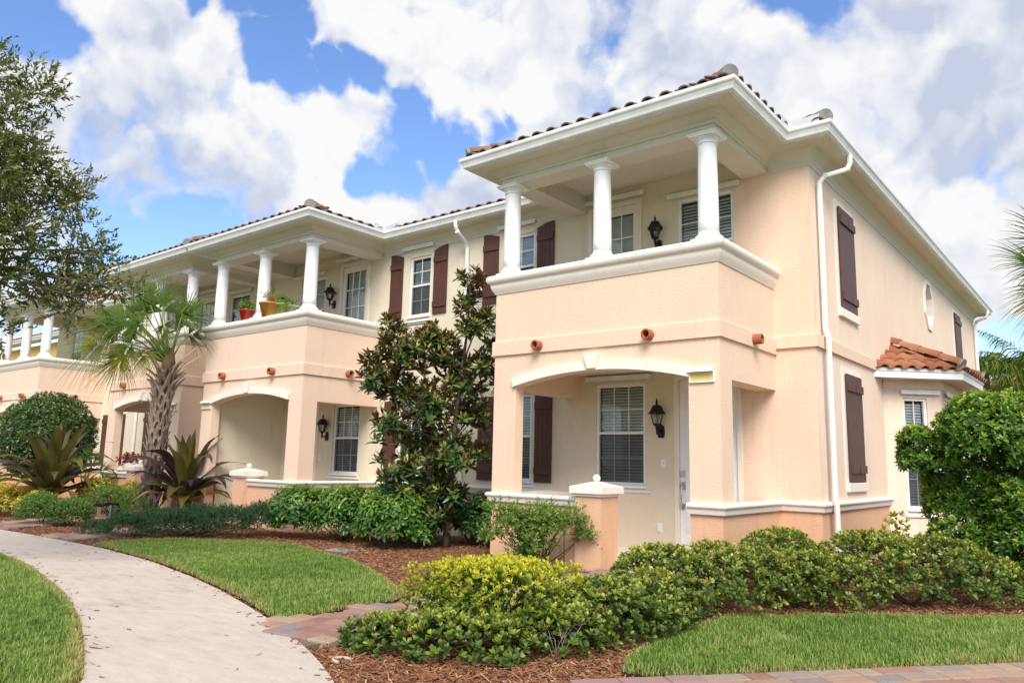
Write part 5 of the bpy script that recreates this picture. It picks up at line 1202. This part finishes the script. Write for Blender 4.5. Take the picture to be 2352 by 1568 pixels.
for i in range(nb):
    z = .12+(i/nb)*3.0; c = path_at(z); a = i*2.39996; rr = .128 if z < 2.6 else .128-(z-2.6)*.04
    p_ = c+Vector((math.cos(a), math.sin(a), 0))*rr
    sub('boot', BM_[i % 5], pm, tuple(p_-Vector(pb0)), (random.uniform(-.10, .16)+(0 if z < 2.5 else .12), random.uniform(-.12, .12), a+math.pi/2), (.76, .70+random.uniform(0, .3)+(.8 if z > 2.6 else 0), 1.0))
HX = Vector((.777, .629, 0)); HY = Vector((-.629, .777, 0)); HZ = Vector((0, 0, 1))
def fan(parent, K, org, off, depth, deg, spread, R_, nseg=36, tint=.4, tiltx=0., droop=.18, hx=HX, hy=HY, seed=0, pet=True):
    r_ = random.Random(seed); hub = K+hx*off[0]+HZ*off[1]+hy*depth
    e1 = hx*math.cos(R(deg))+HZ*math.sin(R(deg)); e2 = -hx*math.sin(R(deg))+HZ*math.cos(R(deg)); nn = e1.cross(e2); rot = Matrix.Rotation(tiltx, 3, e1); e2 = rot @ e2; nn = rot @ nn
    V = []; F = []; T = []
    for i in range(nseg):
        f = i/(nseg-1)*2-1; a = R(spread)*f+r_.uniform(-.02, .02); d = e1*math.cos(a)+e2*math.sin(a); s_ = -e1*math.sin(a)+e2*math.cos(a)
        cup = nn*(-.16*abs(f)**1.5); L_ = R_*(1-.28*f*f)*r_.uniform(.90, 1.08); g = droop*r_.uniform(.6, 1.5)
        w0 = max(R_*R(spread)*2/nseg*.27, .007); tt = tint+r_.uniform(-.22, .14)
        base = hub+e1*(.05 if abs(f) < .5 else -.03); bend = r_.uniform(-.04, .04)
        o = len(V); side = 1 if i % 2 else -1
        for t_, w in ((.03, .2), (.20, .58), (.45, .46), (.72, .25), (1.0, .03)):
            p_ = base+d*(L_*t_)+cup*(L_*t_)+s_*(bend*L_*t_*t_)-HZ*(g*L_*t_**3.2)
            for k, (sx, q_) in enumerate(((-1, .0), (0, -.85), (1, .0))):
                V.append(p_+s_*(sx*w0*w)+nn*(q_*w0*w)); T.append(tt+(.16 if t_ > .9 else 0)+(.05 if t_ < .1 else 0))
        for j in range(4):
            for k in range(2): a_ = o+j*3+k; F.append((a_, a_+1, a_+4, a_+3))
    o_ = np_mesh('frond', [tuple(v) for v in V], np.array(F), np.zeros((0, 3), int), MT['palm'], np.clip(T, 0, 1), parent, None, True, org)
    if pet:
        s_ = K+Vector((0, 0, -.12)); m_ = s_.lerp(hub, .5)+HZ*.10
        q = MB(); q.tube([s_, m_, hub], [.022, .015, .010], 7); p = q.build('petiole', MT['palmstem'], o_, org=org)
    return o_
MT['palmstem'] = paint('palm_petiole', (.15, .20, .05), .5, .3, 0, .2)
K = Vector((-11.44, -.86, 3.28))
FANS = [((-.08, .98), -.10, 97, 95, .82, .40, .3, .10), ((.30, .92), -.05, 28, 92, .68, .38, -.5, .22), ((-.65, .56), -.35, 165, 150, .62, .36, .25, .16), ((-1.22, .26), -.2, 196, 78, .95, .66, .35, .20), ((-.62, .08), -.35, 248, 95, .62, .62, -.3, .15),
        ((-1.05, .92), .35, 150, 80, .78, .46, .5, .25), ((-.42, 1.12), .4, 118, 80, .80, .42, -.4, .18), ((.10, .58), -.38, 292, 105, .55, .42, .4, .15), ((-.95, .0), .1, 225, 75, .80, .70, -.2, .2), ((.12, .95), .5, 70, 80, .75, .40, .3, .2), ((-.75, .78), .1, 135, 95, .72, .48, .7, .2), ((-1.12, .55), -.05, 178, 80, .85, .58, -.5, .22), ((.32, .55), .35, 0, 80, .55, .42, .5, .3), ((-.25, .30), .45, 215, 90, .7, .6, .3, .2),
        ((-.9, .72), -.25, 170, 80, .78, .42, .6, .22), ((-.55, .95), .1, 140, 85, .76, .38, -.2, .2), ((-.30, 1.05), -.2, 112, 75, .74, .40, .6, .2), ((.15, .82), .25, 55, 85, .7, .42, -.2, .25), ((-.85, .30), .25, 205, 80, .78, .55, .1, .25), ((-.35, .62), -.45, 200, 110, .6, .44, .3, .25), ((-.30, .10), -.2, 262, 80, .55, .72, .2, .3)]
for i, (off, dep, deg, spr, R_, ti_, tl, dr_) in enumerate(FANS): fan(pm, K, pb0, (off[0]-.10, off[1]), dep, deg, spr, R_*1.06, 46, ti_, tl, dr_*1.25, seed=i)
q = MB(); q.tube([K+Vector((.05, 0, -.25)), K+HX*.25+HZ*(-.02), K+HX*.52+HZ*.22], [.02, .014, .008], 6).tube([K+Vector((.05, 0, -.35)), K+HX*.3+HZ*(-.16), K+HX*.62+HZ*.06], [.02, .014, .006], 6); q.build('petiole', MT['palmdry'] if 'palmdry' in MT else MT['tag'], pm)
sb = (-15.6, -.55, 0); sp = thing('small_palm', 'small fan palm seedling behind the left crinum lily', 'palm', sb); K3 = Vector((-15.6, -.55, .55))
for i, (off, deg) in enumerate([((.25, .55), 60), ((.42, .38), 25), ((.05, .65), 95), ((-.2, .5), 130), ((.45, .15), 0), ((.1, .4), 75)]): fan(sp, K3, sb, off, -.15+.06*i, deg, 75, .42, 26, .36, .3*(-1)**i, .25, seed=80+i)
# palm at the right edge
rb = (3.48, 5.3, 0); rp = thing('fan_palm', 'fan palm at the right edge with brown drooping tips, beyond the ficus', 'palm', rb); q = MB(); q.tube([(3.48, 5.3, -.05), (3.45, 5.25, 2), (3.42, 5.2, 3.9)], [.17, .15, .13], 12); q.build('trunk', MT['fibre'], rp)
for i in range(30):
    a = i*2.4; z = .3+i*.12; sub('boot', BM_[i % 5], rp, (math.cos(a)*.15, math.sin(a)*.15, z), (.05, 0, a+math.pi/2))
K2 = Vector((3.42, 5.2, 3.98))
for i, (off, dep, deg, spr, R_, ti_, tl, dr_) in enumerate([((-.42, .62), 0, 140, 80, .85, .42, .3, .1), ((-.50, .30), -.2, 178, 75, .80, .45, -.3, .15), ((-.40, .02), .1, 205, 70, .85, .74, .3, .2), ((-.30, -.10), -.1, 226, 65, .82, .99, .2, .3), ((-.42, -.02), .2, 214, 60, .85, .95, -.2, .3), ((0, .7), .2, 95, 90, .9, .4, .3, .1), ((.5, .5), 0, 40, 90, .9, .4, .3, .2), ((.5, .0), 0, -20, 90, .9, .6, .3, .2), ((-.2, .85), .3, 120, 80, .85, .4, -.4, .1), ((-.46, .45), .35, 160, 80, .8, .5, .5, .15)]):
    fan(rp, K2, rb, off, dep, deg, spr, R_, 29, ti_-.06, tl, dr_, seed=50+i)
# queen palms far behind
def queen(base, top, label, nf, Lf, seed):
    t = thing('queen_palm', label, 'palm', base, 'palms beyond the house'); r_ = random.Random(seed); T_ = Vector((base[0], base[1], top))
    q = MB(); q.tube([base, T_], [.16, .11], 10); q.build('trunk', MT['bark'], t)
    for i in range(nf):
        a = i*2.4+r_.uniform(-.2, .2); el = R(r_.uniform(28, 86)); d = Vector((math.cos(a), math.sin(a), 0)); V = []; F = []; T = []; L_ = Lf*r_.uniform(.75, 1.25); r0 = r_.uniform(.35, .75); pts = []
        for k in range(25):
            f = k/24; pts.append(T_+d*(L_*(math.cos(el)*f+.35*f*f*math.sin(el)))+HZ*(L_*(math.sin(el)*f-r0*f*f)))
        s_ = d.cross(HZ)
        for k in range(2, 25):
            for side in (-1, 1):
                for rep in range(1 + (k % 2)):
                    f = (k+rep*.5)/24; p_ = pts[k]; tg = (pts[k]-pts[k-1]).normalized(); ll = Lf*.26*math.sin(math.pi*min(.12+f*.9, 1))*r_.uniform(.8, 1.2)+.05; dv_ = (s_*side*r_.uniform(.5, 1)+tg*.6-HZ*r_.uniform(.1, .9)).normalized(); w = .018; o = len(V); m_ = p_+dv_*ll*.5+HZ*.03; e_ = p_+dv_*ll-HZ*ll*.35
                    V += [p_-tg*w, p_+tg*w, m_-tg*w, m_+tg*w, e_-tg*.003, e_+tg*.003]; F += [(o, o+1, o+3, o+2), (o+2, o+3, o+5, o+4)]; T += [.52+r_.uniform(-.2, .16)]*6
        np_mesh('frond', [tuple(v) for v in V], np.array(F), np.zeros((0, 3), int), MT['palm'], np.clip(T, 0, 1), t, None, True, base)
queen((-.15, 23.4, 0), 4.9, 'queen palm just right of the far downspout', 17, 1.7, 3)
queen((1.5, 22.4, 0), 4.5, 'larger queen palm at the right edge behind the ficus', 22, 2.5, 4)
queen((.6, 26.5, 0), 4.2, 'farthest queen palm between the other two', 14, 1.9, 6)
fh = thing('distant_house', 'distant house with orange tiled roof glimpsed between the queen palms', 'house', (-1.5, 34, 0)); MB().box(-8, 6, 34, 42, -.03, 4.1).build('wall', MT['cream'], fh)
MB().add([(-8.6, 33.4, 4.1), (6.6, 33.4, 4.1), (2, 38, 6.2), (-4, 38, 6.2), (6.6, 42.6, 4.1), (-8.6, 42.6, 4.1)], [(0, 1, 2, 3), (1, 4, 2), (4, 5, 3, 2), (5, 0, 3)]).build('roof', MT['baytile'], fh)
for x in (-5, -1, 3): f = MB().box(x, x+1.2, 33.95, 34.01, 1.2, 2.6).build('window', MT['white'], fh); MB().box(x+.08, x+1.12, 33.93, 33.95, 1.28, 2.52).build('pane', MT['dark'], f, org=fh['_o'])  # opaque panes, painted with the dark of the rooms behind
# ---- crinum lilies ---------------------------------------------------
def crinum(base, label, n, L0, seed, s=1.):
    t = thing('crinum_lily', label, 'lily', base, 'purple crinum lilies'); r_ = random.Random(seed)
    q = MB()
    for i in range(7):
        a = i*2.4; q.tube([(.05*math.cos(a), .05*math.sin(a), -.02), (.07*math.cos(a), .07*math.sin(a), .22*s), (.11*math.cos(a), .11*math.sin(a), .46*s)], [.055*s, .05*s, .03*s], 8)
    q.build('stem', MT['crinstem'], t, org=(0, 0, 0))
    for i in range(n):
        a = i*2.39996+r_.uniform(-.25, .25); fr = i/n; el = R(max(86-58*fr**.9+r_.uniform(-9, 9), 32)); L_ = L0*r_.uniform(.8, 1.12)*(.80+.3*math.sin(math.pi*min(fr+.2, 1))); w = r_.uniform(.12, .165)*s; bend = r_.uniform(.5, 1.2) if fr < .22 else r_.uniform(1.3, 2.5); d = Vector((math.cos(a), math.sin(a), 0)); sd = Vector((-math.sin(a), math.cos(a), 0))
        p_ = Vector((d.x*.05, d.y*.05, (.44-.16*fr)*s)); V = []; F = []; T = []; m_ = 13; th = el; tw = r_.uniform(-.6, .6); base_t = r_.choice([.1, .28, .38, .5, .58, .65, .72]) if fr < .85 else r_.choice([.7, .92, .98])
        for k in range(m_):
            f = k/(m_-1); dirv = d*math.cos(th)+HZ*math.sin(th); up_ = -d*math.sin(th)+HZ*math.cos(th); ww = w*(.55+.9*math.sin(math.pi*min(f*.72+.18, 1))**1.0)*(1-f**5)*(.95 if f < .97 else .3); rl = tw*f; s2 = sd*math.cos(rl)+up_*math.sin(rl); wav = .02*math.sin(f*15+i)
            for sx, q_ in ((-1, .16), (-.45, .02), (0, -.06), (.45, .02), (1, .16)):
                V.append(tuple(p_+s2*(sx*ww/2)+up_*(q_*ww*(1-.6*f)+(wav*abs(sx))))); T.append(base_t+.08*(abs(sx) < .1)-.06*f+.05*math.sin(sx*9))
            p_ = p_+dirv*(L_/(m_-1)); th -= bend*(.25+1.5*f)/(m_-1)
        for k in range(m_-1):
            for j in range(4): o = k*5+j; F.append((o, o+1, o+6, o+5))
        np_mesh('leaf', V, np.array(F), np.zeros((0, 3), int), MT['crinum'], np.clip(T, 0, 1), t, None, True)
    return t
MT['crinstem'] = paint('crinum_stem', (.07, .025, .03), .5, .3, 0, .3)
crinum((-11.39, -.31, 0), 'purple leaved crinum lily in front of the middle porch entry', 40, 1.40, 21, 1.25)
crinum((-14.3, -1.75, 0), 'broad purple crinum lily at the left in front of the round clipped shrub', 46, 1.5, 33, 1.3)
# ---- clipped ball and left bed -------------------------------------------
shrub('round_topiary', 'big dark green clipped ball shrub at the far left', 'shrub', [(-17.5, -.75, 1.72, 1.10, 1.10, 1.10)], 2900, 5, .090, .048, 'topiary', (25, 85), .3, 'ell', .30, .28, .25, .1, inner=.5, dcut=-.95, nst=3)
q = MB(); q.tube([(-17.5, -.75, -.02), (-17.45, -.72, .5), (-17.5, -.75, 1.2)], [.09, .08, .07], 9); q.build('trunk', MT['bark'], bpy.data.objects['round_topiary'], org=(-17.5, -.75, 0))
BG = 'small clipped ball bushes by the far walk'
def ballbush(label, blobs, n, mt_='bush', grp=BG, L=.03, W=.014, bt=.35):
    cx, cy = blobs[0][:2]; t = thing('ball_bush', label, 'bush', (cx, cy, 0), grp); P, Nn, Hh = shell(blobs, n, .62, 1.0, reject=.5); B, A, Nl, Ls, Ws, f = sprigs(P, nrm(Nn+np.array([0, 0, .35])+rng.normal(0, .3, Nn.shape)), .07, 7, L, W, 55)
    leaves('foliage', t, B, A, Nl, Ls, Ws, bt+np.repeat(.5*(Hh-.5), 7)+.2*(f-.5)+rng.normal(0, .14, len(f)), MT[mt_], 'ell', .08, .1, (cx, cy, 0)); stems(t, (cx, cy, 0), blobs, 6, .008, org=(cx, cy, 0)); return t
ballbush('left ball bush of the pair by the far paver path', [(-12.0, -2.72, .27, .40, .40, .30)], 1500)
ballbush('right ball bush of the pair, nearest the backflow pipe', [(-11.55, -2.38, .22, .36, .36, .26)], 1300)
ballbush('loose bush directly behind the backflow pipe', [(-13.0, -1.1, .30, .55, .45, .34), (-12.6, -.75, .28, .4, .4, .32)], 1500)
ballbush('grey green bush at the foot of the palm trunk', [(-12.0, -.95, .22, .35, .35, .26), (-11.75, -1.0, .15, .25, .25, .2)], 450, bt=.2)
shrub('variegated_shrub', 'yellow variegated shrub at the far left edge of the bed', 'shrub', [(-14.6, -2.25, .28, .60, .45, .34), (-13.7, -2.2, .25, .4, .4, .28), (-15.6, -2.3, .3, .6, .5, .36)], 500, 6, .095, .042, 'yellowbush', (30, 95), .45, 'ell', .45, .4, .3, .15, group='yellow variegated shrubs', inner=.4)
shrub('variegated_shrub', 'yellow green variegated shrub behind the ball bushes under the far low wall', 'shrub', [(-14.1, -.85, .38, .50, .45, .42), (-13.4, -.45, .36, .45, .35, .38)], 360, 6, .095, .042, 'yellowbush', (30, 95), .45, 'ell', .28, .4, .3, .15, group='yellow variegated shrubs', inner=.4)
shrub('dark_shrub', 'dark green shrub cut by the left edge beyond the round clipped shrub', 'shrub', [(-20.5, -1.6, .8, .9, .8, .9)], 500, 5, .10, .05, 'ficus', (25, 85), .4, 'ell', .3, .2, .2, .1, inner=.5)
# ---- juniper --------------------------------------------------------
JN = [(-9.0, -2.55, .10, .55, .45, .25), (-8.45, -2.0, .14, .55, .48, .30), (-8.0, -1.35, .17, .55, .5, .35), (-8.7, -1.45, .16, .55, .55, .34), (-9.2, -1.9, .13, .5, .55, .28), (-7.75, -.95, .19, .45, .4, .33), (-9.6, -2.75, .06, .35, .26, .16), (-8.1, -.6, .22, .45, .4, .35)]
jb = (-8.6, -1.7, 0); t = thing('juniper', 'low blue green juniper spreading between lawn and crinum lily', 'ground cover', jb)
P, Nn, Hh = shell(JN, 8000, .5, 1.0, reject=.6, dcut=-.1); B, A, Nl, Ls, Ws, f = sprigs(P, nrm(Nn*.8+np.array([0, 0, .35])+rng.normal(0, .35, Nn.shape)), .075, 12, .024, .0095, 50, .5)
leaves('foliage', t, B, A, Nl, Ls, Ws, .35+.45*(f-.5)+np.repeat(rng.normal(0, .16, len(P)), 12)+rng.normal(0, .08, len(f)), MT['juniper'], 'lance', .1, .1, jb); stems(t, jb, JN, 16, .010, org=jb, spread=.2)
# ---- oak at the left ------------------------------------------------
OAK = [(-5.15, -6.02, 4.66, .35), (-5.2, -5.76, 5.17, .25), (-5.23, -6.01, 4.11, .42), (-5.11, -5.46, 4.08, .28), (-5.12, -5.81, 3.56, .42), (-5.01, -5.27, 3.49, .25), (-4.72, -5.35, 3.69, .16), (-5.21, -5.3, 3.08, .32), (-5.33, -5.84, 3.10, .36), (-4.97, -5.2, 3.17, .21), (-5.46, -5.72, 2.58, .14),  (-4.69, -5.18, 3.06, .14), (-5.11, -5.27, 2.84, .18), (-5.02, -5.74, 4.36, .18), (-5.82, -5.85, 4.5, .60), (-5.66, -6.24, 3.65, .52), (-4.82, -5.09, 2.94, .12), (-4.52, -5.02, 3.04, .10), (-4.83, -5.34, 4.17, .13), (-4.68, -5.34, 3.97, .12), (-4.62, -5.16, 3.42, .12), (-4.55, -5.1, 3.30, .10), (-4.40, -4.95, 3.02, .10), (-4.28, -4.9, 3.0, .07), (-4.70, -5.3, 2.92, .14), (-6.6, -6.6, 4.2, .8), (-6.5, -6.9, 5.2, .7), (-6.1, -6.2, 5.6, .5), (-7.2, -6.2, 4.6, .8)]
ob = (-6.6, -6.5, 0); oak = thing('oak_tree', 'live oak with small dark leaves at the upper left edge', 'tree', ob)
q = MB(); OT = [(-6.6, -6.5, -.05), (-6.55, -6.45, 1.2), (-6.4, -6.4, 2.3), (-6.2, -6.3, 3.3), (-6.0, -6.2, 4.4), (-5.9, -6.1, 5.4)]; q.tube(OT, [.15, .12, .11, .09, .06, .02], 12); q.build('trunk', MT['bark'], oak)
q = MB()
for b_ in OAK:
    c = Vector(b_[:3]); k = min(range(3, 6), key=lambda i: abs(OT[i][2]-(c.z-.3))); s_ = Vector(OT[k]); m_ = s_.lerp(c, .5)+Vector((random.uniform(-.1, .1), random.uniform(-.1, .1), .08)); q.tube([s_, m_, c], [.02, .012, .005], 7)
    for i in range(4): 
        e_ = c+Vector((random.uniform(-1, 1), random.uniform(-1, 1), random.uniform(-.6, 1)))*b_[3]*.95; m2 = m_.lerp(c, random.uniform(.3, 1)); q.tube([m2, m2.lerp(e_, .5)+Vector((0, 0, .02)), e_], [.006, .004, .002], 5)
q.tube([(-5.1, -5.3, 2.98), (-4.8, -5.15, 3.06), (-4.5, -5.02, 3.10), (-4.3, -4.92, 3.06)], [.010, .007, .005, .002], 6)
q.build('branch', MT['bark'], oak)
P, Nn, Hh = shell([(*b[:3], b[3], b[3], b[3]) for b in OAK], 3400, .2, 1.04, reject=.25, dcut=-.9)
ax = nrm(Nn*.75+np.array([.15, .1, .42])+rng.normal(0, .35, Nn.shape)); B, A, Nl, Ls, Ws, f = sprigs(P, ax, .20, 12, .064, .023, 50, .35)
leaves('foliage', oak, B, A, Nl, Ls, Ws, .50+.28*(f-.5)+np.repeat(rng.normal(0, .16, len(P)), 12)+rng.normal(0, .1, len(f)), MT['oak'], 'ell', .1, .1, ob)
# ---- what grows in the pots -------------------------------------------
for t, zt, r_, kd in POTS:
    ox, oy, oz = t['_o']; O3 = np.array([0, 0, zt])
    if kd in (1, 3):
        P, Nn, Hh = shell([(0, 0, zt+r_*.45, r_*1.05, r_*1.05, r_*.8)], 90 if kd == 1 else 60, .4, 1.05, zmin=zt-.02); B, A, Nl, Ls, Ws, f = rosettes(P, nrm(Nn+np.array([0, 0, .6])), 5, .055, .03, (15, 80))
        leaves('foliage', t, B, A, Nl, Ls, Ws, .5+rng.normal(0, .18, len(f)), MT['jasmine'], 'obov', .1, .1)
    elif kd == 2:
        q = MB(); tips = []
        for i in range(22):
            a = random.uniform(0, 6.28); e_ = Vector((math.cos(a)*random.uniform(.03, .2), math.sin(a)*random.uniform(.03, .2), zt+random.uniform(.06, .2))); q.tube([(math.cos(a)*.04, math.sin(a)*.04, zt-.03), e_*.6+Vector((0, 0, zt*.4+.02)), e_], [.005, .004, .003], 5); tips.append(tuple(e_))
        q.build('stem', MT['twig'], t, org=(0, 0, 0)); B, A, Nl, Ls, Ws, f = rosettes(np.array(tips*2)+rng.normal(0, .02, (44, 3)), np.tile([0, 0, 1.], (44, 1)), 7, .05, .022, (15, 80)); leaves('foliage', t, B, A, Nl, Ls, Ws, .62+rng.normal(0, .2, len(f)), MT['yellowbush'], 'obov', .1, .1)
    elif kd == 4:
        P = np.tile(O3, (3, 1))+rng.normal(0, .04, (3, 3))*np.array([1, 1, .2]); B, A, Nl, Ls, Ws, f = rosettes(P, np.tile([0, 0, 1.], (3, 1))+rng.normal(0, .15, (3, 3)), 14, .26, .034, (12, 82)); leaves('foliage', t, B, A, Nl, Ls, Ws, np.where(rng.random(len(f)) < .3, .95, .5)+rng.normal(0, .15, len(f)), MT['crinum' if False else 'jasmine'], 'lance', .2, .35)
    else:
        P, Nn, Hh = shell([(0, 0, zt+.10, .27, .27, .17)], 60, .5, 1.05, zmin=zt-.05); B, A, Nl, Ls, Ws, f = rosettes(P, nrm(Nn+np.array([0, 0, .5])), 6, .075, .04, (30, 90)); leaves('flowers', t, B, A, Nl, Ls, Ws, rng.random(len(f)), MT['red'], 'ell', .1, .1)
        P, Nn, Hh = shell([(0, 0, zt+.05, .22, .22, .14)], 30, .3, .9, zmin=zt-.05); B, A, Nl, Ls, Ws, f = rosettes(P, nrm(Nn+np.array([0, 0, .3])), 5, .08, .04, (40, 90)); leaves('foliage', t, B, A, Nl, Ls, Ws, .2+rng.random(len(f))*.3, MT['bush'], 'ell', .1, .1)
# tidy the helper property
for o in bpy.data.objects:
    if '_o' in o: del o['_o']
